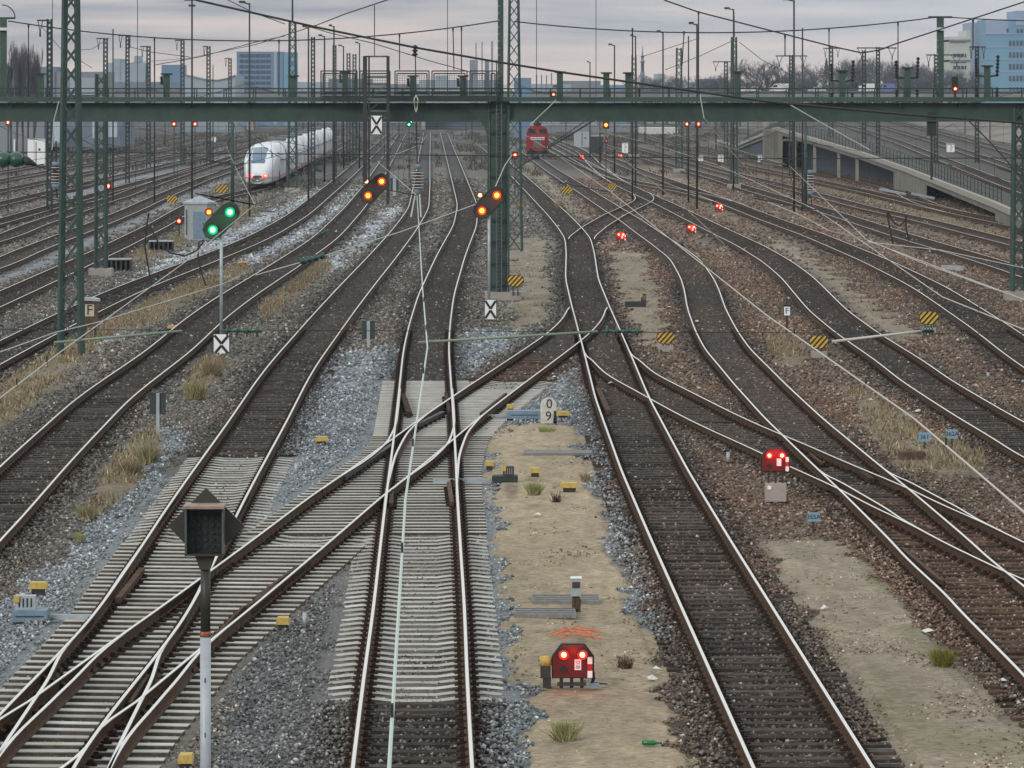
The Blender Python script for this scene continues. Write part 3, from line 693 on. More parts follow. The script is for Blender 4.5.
mast(679, 172, 48, .72, .5, 'lattice mast seen under the girder beside the two red lights', leg=.13, lace=.06)
mast(634, 157, 55, .85, .5, 'distant lattice mast right of the two low red signals under the girder', leg=.14, lace=.06)
mast(831, 160, 46, .6, .4, 'lattice mast with cross arm standing before the bare trees', leg=.13, arms=((1, .3, 1.2), (-1, .3, 1.0)), lace=.06)
for x, yt, D, arm, lab in [
    (49.5, 19, 300, ((-1, .1, .9),), 'thin lattice mast with hook bracket right of the poplars'),
    (105.5, 38, 450, ((-1, .05, 1.0),), 'far lattice mast with hook bracket just left of the pale factory'),
    (127.5, 35, 400, ((-1, .05, .9), (1, .05, .3)), 'far lattice mast with small crosspiece in front of the pale factory'),
    (148.5, 46, 480, ((-1, .05, .95),), 'far lattice mast with hook bracket at the right end of the pale factory'),
    (182.5, 40, 500, ((-1, .05, .9),), 'far lattice mast with hook bracket just left of the tall black pole'),
    (208.5, 46, 500, ((-1, .05, .7),), 'far lattice mast with hook bracket just right of the tall black pole'),
    (230, 58, 600, ((-1, .05, .8),), 'smallest far lattice mast with hook bracket left of the blue office block'),
    (313, 37, 380, (), 'plain lattice mast standing between two street lamps right of the blue office block'),
    (334.5, 45, 420, (), 'lattice mast with a lamp above it over the left end of the railing cage'),
    (348.5, 53, 520, (), 'short far lattice mast over the railing cage, left one of a close pair'),
    (354.5, 54, 520, (), 'short far lattice mast over the railing cage, right one of a close pair'),
    (726, 61, 520, ((-1, .1, 1.7), (1, .1, 1.4)), 'T shaped far mast left of the lamp carrying lattice mast'),
    (791, 55, 430, ((-1, .1, 1.6), (1, .1, 1.7)), 'T shaped mast behind the tall street lamp before the bare trees'),
    (878, 47, 420, ((-1, .1, 2.2), (1, .1, 1.9)), 'T shaped mast with wide arms between the bare trees and the green post'),
    (864, 50, 500, (), 'slim mast just left of the wide armed T shaped mast'),
    (977, 46, 420, ((-1, .1, .8), (1, .1, .9)), 'T shaped mast in front of the pale office block'),
    (936, 54, 420, ((-1, .1, 1.0), (1, .1, 2.8)), 'wide armed mast behind the tall green gantry post at the right')]:
    mast(x, None, yt, .34 if D < 450 else .42, .28 if D < 450 else .36, lab, D=D, foundation=False, arms=arm, leg=.085 if D < 450 else .10, group='far masts behind the gantry', lace=.05, m='mast_dark')

# poles and street lamps
def pole(x, yb, yt, r, label, D=None, lamp=0, m='dark_metal', name=None, cross=None):
    D = D or DB(yb); X = (x - 512) * D / F; h = H - (yt - YH) * D / F - GZ
    t = thing(name or ('street_lamp' if lamp else 'pole'), (X, D, GZ), label, 'street lamp' if lamp else 'pole', 'street lamps over the yard' if lamp else None)
    b = MB(); b.tube([(0, 0, 0), (0, 0, h)], r, m, 8, r * .75); b.build('post', t)
    if lamp:
        k = D / F; b = MB(); b.bar((0, 0, h - .08), (lamp * k, 0, h + .1), .1, m); b.build('arm', t)
        b = MB(); b.box((lamp * k * .72, 0, h + .08), (abs(lamp * k) * .62, .3, .16), m); b.box((lamp * k * .72, 0, h - .02), (abs(lamp * k) * .5, .22, .06), 'porcelain'); b.build('lamp_head', t)
    if cross:
        b = MB()
        for z, l in cross: b.bar((-l, 0, h - z), (l, 0, h - z), .12, m)
        b.build('crosspiece', t)
    return t, h
pole(192, 240, -2, .07, 'tall thin black pole rising through the gantry beside the relay cabinet', cross=((.1, .45), (.45, .2)))
pole(249.5, None, 3, .075, 'street lamp left of the blue office block', D=290, lamp=-10)
pole(232.5, 205, 122, .16, 'thick green post under the girder left of the white express train', m='green_steel')
for x, yt, D, l, lab in [(308.5, 27, 330, -6, 'street lamp closest to the blue office block on its right'), (324.5, 36, 400, -6, 'second street lamp right of the blue office block'),
    (334, 26, 400, -5, 'street lamp rising over a lattice mast left of the railing cage'), (343.5, 46, 480, -5, 'third street lamp right of the blue office block'),
    (359.5, 43, 480, -4, 'street lamp directly left of the hanging signal frame'),
    (590, 62, 560, -3, 'smallest street lamp, just left of the leftmost stub posts'), (614.5, 45, 450, -6, 'street lamp standing alone left of the church tower'),
    (635.5, 36, 380, -5, 'street lamp directly left of the church tower'), (663, 32, 350, -6, 'street lamp directly right of the church tower'),
    (697, 24, 310, -8, 'taller street lamp left of the lamp carrying lattice mast'), (733.5, 9, 368, -9, 'street lamp head mounted above the lattice mast'),
    (794, 0, 300, -11, 'tallest street lamp, standing in front of the bare trees')]:
    pole(x, None, yt, .085 if D < 400 else .10, lab, D=D, lamp=l)
for x, yt, D, lab in [(113, 29, 330, 'thin pole between two hook bracket masts at the left'), (154.5, 38, 330, 'thin pole left of the tall black pole'), (632.5, 29, 330, 'thin pole touching the street lamp left of the church tower'),
    (688.5, 36, 330, 'dark pole left of the taller street lamp'), (802.5, 28, 300, 'thin pole right of the tallest street lamp'), (213, 65, 500, 'stubby pole between two hook bracket masts')]:
    pole(x, None, yt, .07, lab, D=D)
p5, h5 = pole(805.5, 207, 104, .14, 'olive green post carrying a ribbed insulator right of the photo centre', m='green_steel')

# ------------------------------------------------------------ the signal gantry
DG = 173.0; pg = lambda x, y, dd=0: P(x, y, DG) + Vector((0, dd, 0))
gan = thing('signal_gantry', P(500, 295, DG), 'green steel signal gantry girder spanning the whole yard on a thick column', 'gantry'); go = -gan.location
def gpart(b, name, parent=gan, **k):
    o = b.build(name, parent); o.location = go if parent is gan else (0, 0, 0); return tag(o, **k) if k else o
X0, X1 = pg(-190, 0).x, pg(1215, 0).x
def zy(y): return H - (y - YH) * DG / F
b = MB()
b.box(((X0 + X1) / 2, DG + .35, (zy(103) + zy(121.5)) / 2), (X1 - X0, .5, zy(103) - zy(121.5)), 'green_steel')
b.box(((X0 + X1) / 2, DG + .3, zy(120.8)), (X1 - X0, .8, .06), 'green_steel')
x = X0 + 1
while x < X1:
    b.box((x, DG + .04, (zy(103) + zy(107.5)) / 2), (.06, .22, zy(103) - zy(107.5)), 'green_steel'); x += 2.5
gpart(b, 'girder')
b = MB(); b.box(((X0 + X1) / 2, DG + .25, (zy(97) + zy(101.5)) / 2), (X1 - X0, 1.5, zy(97) - zy(101.5)), 'green_steel'); gpart(b, 'walkway')
b = MB(); x = X0
for dd in (-.45, .95):
    for yy_ in (88.5, 93): b.box(((X0 + X1) / 2, DG + dd, zy(yy_)), (X1 - X0, .045, .045), 'green_dark')
while x < X1:
    for dd in (-.45, .95): b.bar((x, DG + dd, zy(98)), (x, DG + dd, zy(88.5)), .045, 'green_dark')
    x += 1.25
gpart(b, 'railing')
# box column with battens, and its curved bracket
b = MB(); zb = GZ
cx0, cx1 = pg(488.5, 0).x, pg(508.5, 0).x
b.box(((cx0 + cx1) / 2, DG + .25, (zb + zy(97)) / 2), (cx1 - cx0 - .12, .62, zy(97) - zb), 'green_steel')
for xx in (cx0, (cx0 + cx1) / 2 + .05, cx1): b.box((xx, DG - .08, (zb + zy(98)) / 2), (.09, .14, zy(98) - zb), 'green_steel')
for k in range(9): b.box(((cx0 + cx1) / 2, DG - .09, zb + .6 + k * .92), (cx1 - cx0, .10, .10), 'green_dark')
b.box(((cx0 + cx1) / 2 + .3, DG + .2, zb + .1), (cx1 - cx0 + .9, 1.4, .5), 'concrete')
gpart(b, 'column')
b = MB(); zt = zy(104); xl = cx0 - .05
poly = [(xl, zt)] + [(xl - 1.9 * (1 - math.sin(a)), zt - 1.9 * (1 - math.cos(a)) * .8 - .02) for a in [i * math.pi / 16 for i in range(9)]]
poly = [(p_[0], p_[1]) for p_ in poly]; b.prism(poly[::-1], .3, 'green_steel', T(0, DG + .1, 0)); gpart(b, 'bracket')
b = MB()
for xx in (496.5, 501.5): b.bar(pg(xx, 300, -.35), pg(xx, 60, -.35), .05, 'steel')
for k in range(62): b.bar(pg(496.5, 296 - k * 3.8, -.35), pg(501.5, 296 - k * 3.8, -.35), .025, 'steel')
gpart(b, 'ladder')
# square hollow post continuing above the girder over the column
b = MB(); b.box((pg(500.6, 0).x, DG + .3, (zy(97) + zy(-40)) / 2), (.24, .26, zy(-40) - zy(97)), 'green_steel'); 
for k in range(16): b.bar(pg(497.5, 90 - k * 7), pg(499.5, 90 - k * 7), .03, 'galv')
gpart(b, 'post')
for x, yt, w_ in ((2.5, 18, .27), (941, 17, .28)):
    b = MB(); b.box((pg(x, 0).x, DG + .3, (zy(97) + zy(yt)) / 2), (w_, .26, zy(yt) - zy(97)), 'green_steel')
    b.box((pg(x, 0).x, DG + .3, zy(yt)), (1.0, .12, .08), 'green_dark'); b.box((pg(x, 0).x, DG + .1, zy(29)), (.36, .2, .12), 'porcelain')
    for k in range(8): b.bar(pg(x - w_ * 14, 40 + k * 7), pg(x - w_ * 9, 40 + k * 7), .03, 'galv')
    if x < 100: b.tube([pg(2 + 13 * math.sin(a), 18 - 13 * math.cos(a) + 0) for a in [i * math.pi / 20 for i in range(11)]], .025, 'dark_metal', 5)
    gpart(b, 'post')
for x, yt in ((40, 74), (100, 0), (166, 74), (293, 76), (345, 72), (413, 76), (463, 76), (560, 72), (606.5, 73), (628.5, 73), (738, 72), (843, 71), (908, 68), (988, 66)):
    if yt == 0: continue
    b = MB(); w_ = .26; b.box((pg(x, 0).x, DG + .3, (zy(97) + zy(yt)) / 2), (w_, .24, zy(yt) - zy(97)), 'green_steel')
    b.box((pg(x, 0).x, DG + .3, zy(yt)), (w_ + .2, .4, .07), 'green_dark'); 
    big = x > 800
    ins = [(-.45, 1.1), (.42, 1.3)] if big else [(-.2, .5)] if x in (166, 345, 413, 463) else []
    o = gpart(b, 'stub_post')
    for dx, hh in ins:
        bb = MB(); xx = pg(x, 0).x + dx; z = zy(yt) - .45; bb.bar((pg(x, 0).x, DG + .3, z), (xx, DG + .3, z + .05), .08, 'green_dark'); rod_insulator(bb, (xx, DG + .3, z), (xx + (.04 if dx > 0 else -.02), DG + .3, z + hh * .7), .085, 'black', 6, 7)
        if big: rod_insulator(bb, (xx, DG + .3, z - 1.0), (xx, DG + .3, z - .45), .08, 'black', 4, 7)
        bb.build('insulator', o)
# railing cage on the walkway
mat('mesh_panel', (.09, .12, .12), .6)
cage = thing('railing_cage', P(412, 97, DG - .75), 'railed service platform with mesh panels on top of the gantry left of the column', 'platform'); co_ = -cage.location
pc = lambda x, y: P(x, y, DG - .75)
b = MB(); b.box(((pc(322, 0).x + pc(497, 0).x) / 2, DG - .55, zy(98.5)), (pc(497, 0).x - pc(322, 0).x, .5, .25), 'green_dark'); o = b.build('platform_floor', cage); o.location = co_
segs = [(321, 357), (360, 390), (395, 429), (432, 467), (470, 487), (489, 497)]
for a_, c_ in segs:
    b = MB()
    for (p_, q_) in (((a_, 71), (c_, 71)), ((a_, 94), (c_, 94)), ((a_, 71), (a_, 98)), ((c_, 71), (c_, 98)), ((a_ + 2, 73.5), (c_ - 2, 73.5)), ((a_ + 2, 92), (c_ - 2, 92)), ((a_ + 2, 73.5), (a_ + 2, 92)), ((c_ - 2, 73.5), (c_ - 2, 92))):
        b.bar(pc(*p_), pc(*q_), .05, 'green_dark')
    n = int((c_ - a_) / 2.4)
    for k in range(1, n): b.bar(pc(a_ + k * (c_ - a_) / n, 73.5), pc(a_ + k * (c_ - a_) / n, 92), .014, 'mesh_panel')
    for k in range(1, 8): b.bar(pc(a_ + 2, 73.5 + k * 2.3), pc(c_ - 2, 73.5 + k * 2.3), .014, 'mesh_panel')
    o = b.build('railing_panel', cage); o.location = co_

# ------------------------------------------------------------ signals
def hull2(c1, r1, c2, r2, n=20):
    pts = [(c1[0] + r1 * math.cos(2 * math.pi * k / n), c1[1] + r1 * math.sin(2 * math.pi * k / n)) for k in range(n)] + [(c2[0] + r2 * math.cos(2 * math.pi * k / n), c2[1] + r2 * math.sin(2 * math.pi * k / n)) for k in range(n)]
    pts = sorted(set(pts))
    def half(p):
        h = []
        for q in p:
            while len(h) >= 2 and (h[-1][0] - h[-2][0]) * (q[1] - h[-2][1]) - (h[-1][1] - h[-2][1]) * (q[0] - h[-2][0]) <= 0: h.pop()
            h.append(q)
        return h[:-1]
    return half(pts) + half(pts[::-1])
def lamp(t, c, col, r, hood=True):
    b = MB(); b.disc(c, r, 'glow_' + col, y=.02); b.disc((c[0], c[1] - .015, c[2]), r * .52, {'red': 'lamp_redcore', 'orange': 'lamp_orange', 'green': 'lamp_green', 'white': 'lamp_white'}[col] if True else None, y=.02)
    o = b.build('lamp', t)
    if hood:
        hb = MB(); n = 9; R = r * 1.12
        for k in range(n):
            a0 = math.pi * (-.1 + 1.2 * k / n); a1 = math.pi * (-.1 + 1.2 * (k + 1) / n)
            q = lambda a, y: (c[0] + R * math.cos(a), y, c[2] + R * math.sin(a))
            hb.add([q(a0, c[1] + .02), q(a1, c[1] + .02), q(a1, c[1] - .18), q(a0, c[1] - .18)], [(0, 1, 2, 3)], 'black')
        hb.build('hood', o)
    return o
def glow(t, loc, col, en):
    ld = bpy.data.lights.new('lamp_light', 'POINT'); ld.energy = en; ld.shadow_soft_size = .08; ld.color = {'red': (1, .04, .03), 'orange': (1, .28, .04), 'green': (.1, 1, .5), 'white': (1, .8, .5)}[col]
    o = bpy.data.objects.new('lamp_light', ld); COL.objects.link(o); o.parent = t; o.location = loc
MATS['glow_white'] = mat('glow_white', (.4, .2, .05), .4, emit=(1, .35, .08), es=.6)
def distant(x, y, D, cols, label, post_to, xs=None, body='black'):
    "diagonal two-lobed colour light signal; cols = upper right, lower left, small lamp"
    c = P(x, y, D); k = D / F
    t = thing('light_signal', (c.x, c.y, c.z), label, 'signal', 'lozenge shaped light signals')
    ur = (.30, .30); ll = (-.27, -.29); R0 = .35
    b = MB(); b.prism(hull2(ur, R0, ll, R0, 8), .1, body, Matrix()); b.prism(hull2(ur, R0 - .04, ll, R0 - .04, 8), .02, 'dark_metal' if body == 'black' else body, T(0, -.06, 0)); b.build('signal_board', t)
    lamp(t, (ur[0], -.085, ur[1]), cols[0], .17); lamp(t, (ll[0], -.085, ll[1]), cols[1], .17)
    glow(t, (ur[0], -.4, ur[1]), cols[0], 5); glow(t, (ll[0], -.4, ll[1]), cols[1], 5)
    s = (-.34, .30) if D > 140 else (-.40, .30)
    b = MB(); b.disc((s[0], -.0, s[1]), .14, 'black', y=.08); b.bar((s[0], 0, s[1]), (0, 0, .1), .05, 'black'); b.build('lamp_plate', t)
    lamp(t, (s[0], -.06, s[1]), cols[2], .10 if D > 140 else .12)
    if post_to is not None:
        h = (post_to - y) * k; b = MB(); b.tube([(.0, .12, .3), (.0, .12, -h)], .055, 'galv', 8); b.build('post', t)
    return t, k
mat('signal_green_board', (.02, .045, .03), .5)  # dark board with the lamps' green light put into its colour
def xsign(x, y, wpx, hpx, D, label, post_y=None):
    c = P(x, y, D); k = D / F; w_, h_ = wpx * k, hpx * k
    t = thing('crossed_board_sign', c, label, 'sign', 'white boards with black crossed triangles')
    b = MB(); b.box((0, 0, 0), (w_, .03, h_), 'black'); b.box((0, -.018, 0), (w_ * .88, .012, h_ * .93), 'white_paint'); b.build('board', t)
    b = MB(); W, Q = w_ * .40, h_ * .42
    b.bar((-W, -.03, Q), (0, -.03, 0.03), .085, 'black', .012); b.bar((W, -.034, Q), (0, -.034, .03), .085, 'black', .012)
    b.bar((-W, -.030, -Q), (0, -.030, -.03), .085, 'black', .012); b.bar((W, -.034, -Q), (0, -.034, -.03), .085, 'black', .012); b.build('crossed_lines', t)
    if post_y:
        b = MB(); b.tube([(0, .04, h_ / 2), (0, .04, -(post_y - y) * k)], .035, 'galv', 7); b.build('post', t)
    return t
D1 = DB(354)
distant(221, 221, D1, ('green', 'green', 'orange'), 'light signal showing two green lamps and one orange beside the relay cabinet', 354, body='signal_green_board')
xsign(221.5, 344.5, 17.5, 22, D1 - .4, 'crossed board sign low on the post of the green light signal')
D3 = DB(322)
distant(489, 203, D3, ('orange', 'orange', 'white'), 'light signal with orange lamps standing before the green gantry column', 322)
xsign(490.5, 309.5, 13, 21, D3 - .3, 'crossed board sign at the foot of the green gantry column')
DH = 172.0
distant(374.5, 188.5, DH - .2, ('orange', 'orange', 'white'), 'light signal with orange lamps at the lower end of the hanging frame', None)
fr = thing('hanging_signal_frame', P(376, 128, DH), 'tall narrow grey frame hanging down from the gantry and carrying a signal', 'frame'); fo = -fr.location
b = MB(); ph = lambda x, y: P(x, y, DH - .9)
for x, ya, yb_, w_ in ((365, 56, 182, .17), (369, 56, 180, .07), (388, 56, 204, .13)): b.bar(ph(x, ya), ph(x, yb_), w_, 'dark_metal')
for y in (56.5, 77, 84, 100, 111, 160): b.bar(ph(365, y), ph(388, y), .07, 'steel')
b.bar(ph(365, 100), ph(388, 84), .03, 'steel')
b.bar(ph(371, 110), ph(378, 103), .06, 'dark_metal'); b.bar(ph(388, 160), ph(367, 140), .03, 'steel')
b.bar(ph(388, 204), ph(384, 209), .05, 'steel'); b.bar(ph(384, 209), ph(376, 203), .04, 'steel')
o = b.build('frame', fr); o.location = fo
for yb_ in (99, 118):
    b = MB(); b.bar(ph(376, yb_), P(376, yb_, DG + .1), .08, 'steel'); b.bar(ph(365, yb_), ph(388, yb_), .08, 'steel'); o = b.build('fixing', fr); o.location = fo
xsign(376.5, 125, 12.5, 20, DH - 1.05, 'crossed board sign fixed in the hanging frame under the girder')

def small_light(x, y, D, col, label, r=.13, post=True, body=True, yb=None, group='small signal lights in the distance', two=False):
    c = P(x, y, D); t = thing('signal_light', c, label, 'signal', group)
    b = MB(); b.box((0, .08, 0), (r * (5 if two else 2.6), .12, r * 3.0), 'black'); b.build('housing', t)
    if two:
        for s in (-1, 1): lamp(t, (s * r * 1.2, -.02, 0), col, r, hood=False)
    else: lamp(t, (0, -.02, 0), col, r, hood=False)
    if post:
        b = MB(); b.tube([(0, .1, 0), (0, .1, GZ - c.z)], .05, 'dark_metal', 6); b.build('post', t)
    return t
small_light(8, 122.5, 300, 'red', 'red signal light under the girder at the left edge', .14)
small_light(174, 124, 420, 'red', 'red light under the girder just left of the tall black pole', .2)
small_light(195, 124, 430, 'red', 'red light under the girder just right of the tall black pole', .2)
small_light(687, 124, 420, 'red', 'dimmer left one of the two red lights under the girder right of centre', .2)
small_light(698, 124, 400, 'red', 'brighter right one of the two red lights under the girder right of centre', .24)
small_light(606, 125, 400, 'orange', 'glowing orange light just under the girder', .25)
small_light(606, 141, 520, 'orange', 'faint orange light below the glowing orange one', .14)
small_light(515, 155, 360, 'red', 'red light low beside the column left of the red locomotive', .2)
small_light(553.5, 94.5, DG - 1, 'red', 'tiny red light seen in the gantry railing above the red locomotive', .07, post=False)
small_light(108, 186, 300, 'red', 'red light on a short post right of the second green mast', .2, two=False)
small_light(179, 221, 250, 'red', 'red light directly left of the grey relay cabinet', .15)
gs = small_light(409, 124.5, 420, 'green', 'bright green signal light under the girder left of the centre track', .18)
small_light(411, 121.8, 421, 'green', 'smaller green light just above the bright green one', .13, post=False)
# black signal head standing on the gantry at the far right
c = P(955, 84, DG - .7); t = thing('gantry_signal', c, 'black signal head with red light standing on the gantry at the right', 'signal')
b = MB(); b.box((0, 0, .0), (.24, .18, .62), 'black'); b.box((0, 0, -.45), (.1, .1, .4), 'dark_metal'); b.build('housing', t); lamp(t, (0, -.11, -.2), 'red', .09); 
t = thing('gantry_signal', P(931.5, 124, DG + .2), 'dark signal box hanging below the girder at the right', 'signal'); b = MB(); b.box((0, 0, 0), (.38, .3, 1.0), 'dark_metal'); b.box((0, -.16, .25), (.3, .03, .3), 'green_dark'); b.box((0, -.16, -.2), (.3, .03, .4), 'green_dark'); b.build('housing', t)
b = MB(); b.tube([(0, 0, -.5), (0, 0, zy(180) - zy(124))], .05, 'dark_metal', 6); b.build('lower_post', t)

# low red dwarf signals
def dwarf(x, yb, label, detail=False, concrete=False, rz=0):
    g0 = G(x, yb, -.17); t = thing('dwarf_signal', g0, label, 'signal', 'low red shunting signals')
    z0 = .16 if not concrete else .62
    if concrete:
        b = MB(); b.box((0, 0, .17), (.44, .3, .38), 'concrete'); b.box((-.14, -.17, .28), (.08, .02, .08), 'white_paint'); b.build('base_block', t)
        b = MB(); 
        for s in (-.15, .0, .15): b.bar((s, 0, .3), (s, 0, z0), .04, 'dark_metal')
        b.build('bracket', t)
    else:
        b = MB()
        for s in (-.17, -.02, .13): b.bar((s, .02, 0), (s, .02, z0), .05, 'dark_metal')
        b.box((-.02, 0, .06), (.42, .12, .04), 'dark_metal'); b.build('bracket', t)
    w_, h_ = .29, .47
    poly = [(-w_, z0), (w_, z0), (w_, z0 + .30), (w_ - .13, z0 + h_), (-w_ + .13, z0 + h_), (-w_, z0 + .30)]
    big = [((p_[0]) * 1.06, z0 - .015 + (p_[1] - z0) * 1.06) for p_ in poly]
    b = MB(); b.prism(big, .14, 'black', T(0, .05, 0)); b.prism(poly, .05, 'dark_red', T(0, -.04, 0)); b.build('housing', t)
    for s in (-1, 1): lamp(t, (s * .135, -.08, z0 + .335), 'red', .075 if g0.y < 120 else .10, hood=detail)
    glow(t, (0, -.30, z0 + .36), 'red', 3.5 if detail else 6 if g0.y < 120 else 22)
    b = MB(); b.disc((-.13, -.07, z0 + .12), .05, 'black'); b.build('dark_lamp', t)
    b = MB(); b.box((.07, -.075, z0 + .19), (.095, .02, .155), 'white_paint')
    if detail: b.text('S2', .07, 'blue_box', T(.07, -.089, z0 + .22)); b.text('88', .07, 'blue_box', T(.07, -.089, z0 + .155))
    b.build('number_plate', t)
    b = MB()
    for i in range(3): b.box((.245, -.072, z0 + .05 + .1 * i), (.07, .02, .1), 'white_paint' if i != 1 else 'red_paint')
    b.build('striped_strip', t)
    if detail:
        b = MB(); b.tube([(-.40, 0, z0 + .17), (-.40, 0, z0 + .30)], .09, 'yellow_dull', 12); b.box((-.40, 0, z0 + .08), (.15, .15, .18), 'dark_metal'); b.bar((-.5, 0, z0 + .24), (-.30, 0, z0 + .24), .03, 'dark_metal'); b.box((-.38, 0, z0 - .1), (.12, .1, .2), 'dark_metal'); b.build('side_lantern', t)
        b = MB(); b.box((.31, -.02, .05), (.14, .2, .05), 'blue_box'); b.tube([(.27, 0, .04), (.3, 0, .15), (.29, .05, .22)], .03, 'black', 6); b.bar((.25, 0, .08), (.5, -.02, .06), .02, 'dark_metal'); b.build('cable_outlet', t)
    return t
dwarf(573, 688, 'nearest low red signal, on the sandy walkway, with a brass lantern at its side', True)
dwarf(775.5, 500, 'low red signal on a grey concrete block beside the diverging track at the right', False, True)
dwarf(621, 243, 'low red signal above the grey path right of the middle junction, leftmost of three')
dwarf(691.5, 235, 'low red signal in the middle of the row of three at the upper right')
dwarf(719, 212.5, 'low red signal farthest up and right of the row of three')
dwarf(582, 160, 'small distant red signal right of the red locomotive')
dwarf(620, 159, 'small distant red signal before the white electrical cabinets')
# dark lit faces seen from far need their stand to touch the ground
# ------------------------------------------------------------ trains
mat('train_white', (.74, .77, .82), .25)
mat('train_glass', (.02, .025, .03), .12); mat('train_screen', (.10, .16, .24), .12)  # light blue reflection put into the windscreen's base colour
mat('train_red', (.26, .018, .018), .35)
mat('train_grey', (.10, .105, .11), .5)
def sweep(b, secs, m, cap=True):
    "secs: list of cross sections, each a list of points with the same count"
    n = len(secs[0]); vs = [p for s in secs for p in s]
    fs = [(i * n + k, i * n + (k + 1) % n, (i + 1) * n + (k + 1) % n, (i + 1) * n + k) for i in range(len(secs) - 1) for k in range(n)]
    if cap: fs += [tuple(range(n)), tuple(reversed(range((len(secs) - 1) * n, len(secs) * n)))]
    b.add(vs, fs, m, True)
RO = RT['O']
tr = thing('express_train', (float(RO.x(368)), 368, 0), 'long white rounded express train with a red stripe and two red tail lights', 'train'); to = -tr.location
def csec(d, w, zt, zb=.35, n=22, nose=0.0):
    x0 = float(RO.x(d)); pts = []
    for k in range(n):
        a = 2 * math.pi * k / n - math.pi / 2; c, s = math.cos(a), math.sin(a)
        px = (abs(c) ** .45) * (1 if c > 0 else -1) * w / 2; h = (zt - zb) / 2; pz = (abs(s) ** .55) * (1 if s > 0 else -1) * h + (zt + zb) / 2
        px *= 1 - .13 * max(0, (pz - 2.6) / 1.3)
        pts.append((x0 + px, d, pz))
    return pts
b = MB(); nose = [(368, .9, 1.15, .42), (368.25, 1.7, 1.6, .36), (368.8, 2.25, 2.05, .33), (369.8, 2.62, 2.6, .33), (371.2, 2.85, 3.15, .33), (373, 2.95, 3.62, .33), (375.5, 2.97, 3.85, .33), (378, 2.97, 3.9, .33)]
secs = [csec(d, w_, zt, zb) for d, w_, zt, zb in nose]
secs += [csec(d, 2.97, 3.9, .33) for d in range(382, 393, 4)]
sweep(b, secs, 'train_white'); o = b.build('end_car_body', tr); o.location = to
bb = MB()
for s_ in (-1, 1): bb.bar((float(RO.x(378)) + s_ * 1.50, 378, 2.45), (float(RO.x(391)) + s_ * 1.50, 391, 2.45), .05, 'train_glass', .75)
w_ = bb.build('window_band', o)
bb = MB()
for s_ in (-1, 1):
    for q in (376.2, 377.2): bb.bar((float(RO.x(q)) + s_ * 1.50, q, .6), (float(RO.x(q)) + s_ * 1.40, q, 3.1), .05, 'train_grey')
bb.build('door', o)
d = 394
while d < 566:
    b = MB(); sweep(b, [csec(q, 2.95, 3.88, .33) for q in (d, d + 8, d + 16, d + 24)], 'train_white'); o = b.build('car_body', tr); o.location = to
    bb = MB()
    for s in (-1, 1):
        for q in (d + 1, d + 12.5): bb.bar((float(RO.x(q)) + s * 1.485, q, 2.45), (float(RO.x(q + 10)) + s * 1.485, q + 10, 2.45), .06, 'train_glass', .75)
    w_ = bb.build('window_band', o)
    bb = MB()
    for s in (-1, 1): bb.bar((float(RO.x(d)) + s * 1.49, d, .95), (float(RO.x(d + 24)) + s * 1.49, d + 24, .95), .04, 'red_paint', .12)
    bb.build('red_stripe', o)
    bb = MB(); bb.box((float(RO.x(d + 12)), d + 12, 3.98), (1.5, 5, .25), 'train_grey'); bb.build('roof_equipment', o)
    bb = MB(); sweep(bb, [[(x_ * .93 + float(RO.x(q)) * .07, y_, z_ * .94 + .1) for x_, y_, z_ in csec(q, 2.7, 3.7, .4)] for q in (d - 1, d)], 'black'); bb.build('gangway', o)
    d += 25
# windscreen, tail lamps, red stripe following the nose
def nose_pt(u, v):
    "u across -1..1, v 0..1 up the nose"
    ds = [q[0] for q in nose]; zs_ = [q[2] for q in nose]; d = 368 + 7 * v; zt = float(np.interp(d, ds, zs_)); w_ = float(np.interp(d, ds, [q[1] for q in nose]))
    return (float(RO.x(d)) + u * w_ * .42, d - .06, zt - .04 * abs(u) ** 2 * 6 + .03)
b = MB(); vs = []; nu, nv = 8, 8
for i in range(nv + 1):
    for j in range(nu + 1): vs.append(nose_pt((-1 + 2 * j / nu) * (.55 + .45 * math.sin(math.pi * (i + .6) / (nv + 1.2))), .17 + .55 * i / nv))
b.add(vs, [(i * (nu + 1) + j, i * (nu + 1) + j + 1, (i + 1) * (nu + 1) + j + 1, (i + 1) * (nu + 1) + j) for i in range(nv) for j in range(nu)], 'train_screen'); o = b.build('windscreen', tr); o.location = to
for s in (-1, 1):
    b = MB(); b.disc((float(RO.x(368.6)) + s * .72, 368.12, 1.15), .16, 'lamp_red', y=.1); b.disc((float(RO.x(368.6)) + s * .72, 368.05, 1.15), .07, 'lamp_redcore', y=.04); o = b.build('tail_lamp', tr); o.location = to
b = MB(); pts = [csec(d, w_ + .03, zt, zb) for d, w_, zt, zb in nose]
x0 = float(RO.x(368)); path = []
for sgn in (-1, 1):
    for i, (d, w_, zt, zb) in enumerate(nose + [(392, 2.97, 3.9, .33)]):
        q = (float(RO.x(d)) + sgn * (w_ / 2 + .005), d - .02, .95 if i else .8)
        path.append((sgn, i, q))
L = [p_[2] for p_ in path if p_[0] == -1][::-1] + [(x0, 367.94, .62)] + [p_[2] for p_ in path if p_[0] == 1]
for p_, q_ in zip(L[:-1], L[1:]): b.bar(p_, q_, .03, 'red_paint', .13)
o = b.build('red_stripe', tr); o.location = to
b = MB(); b.disc((x0 - .0, 368.02, 1.22), .0, 'black') if False else b.box((x0 + .0, 367.98, .9), (.3, .1, .2), 'train_grey'); o = b.build('coupler_hatch', tr); o.location = to
for q in (378, 402, 427, 452, 477):
    b = MB(); b.box((float(RO.x(q)), q, .25), (2.3, 3.0, .5), 'black'); o = b.build('bogie', tr); o.location = to

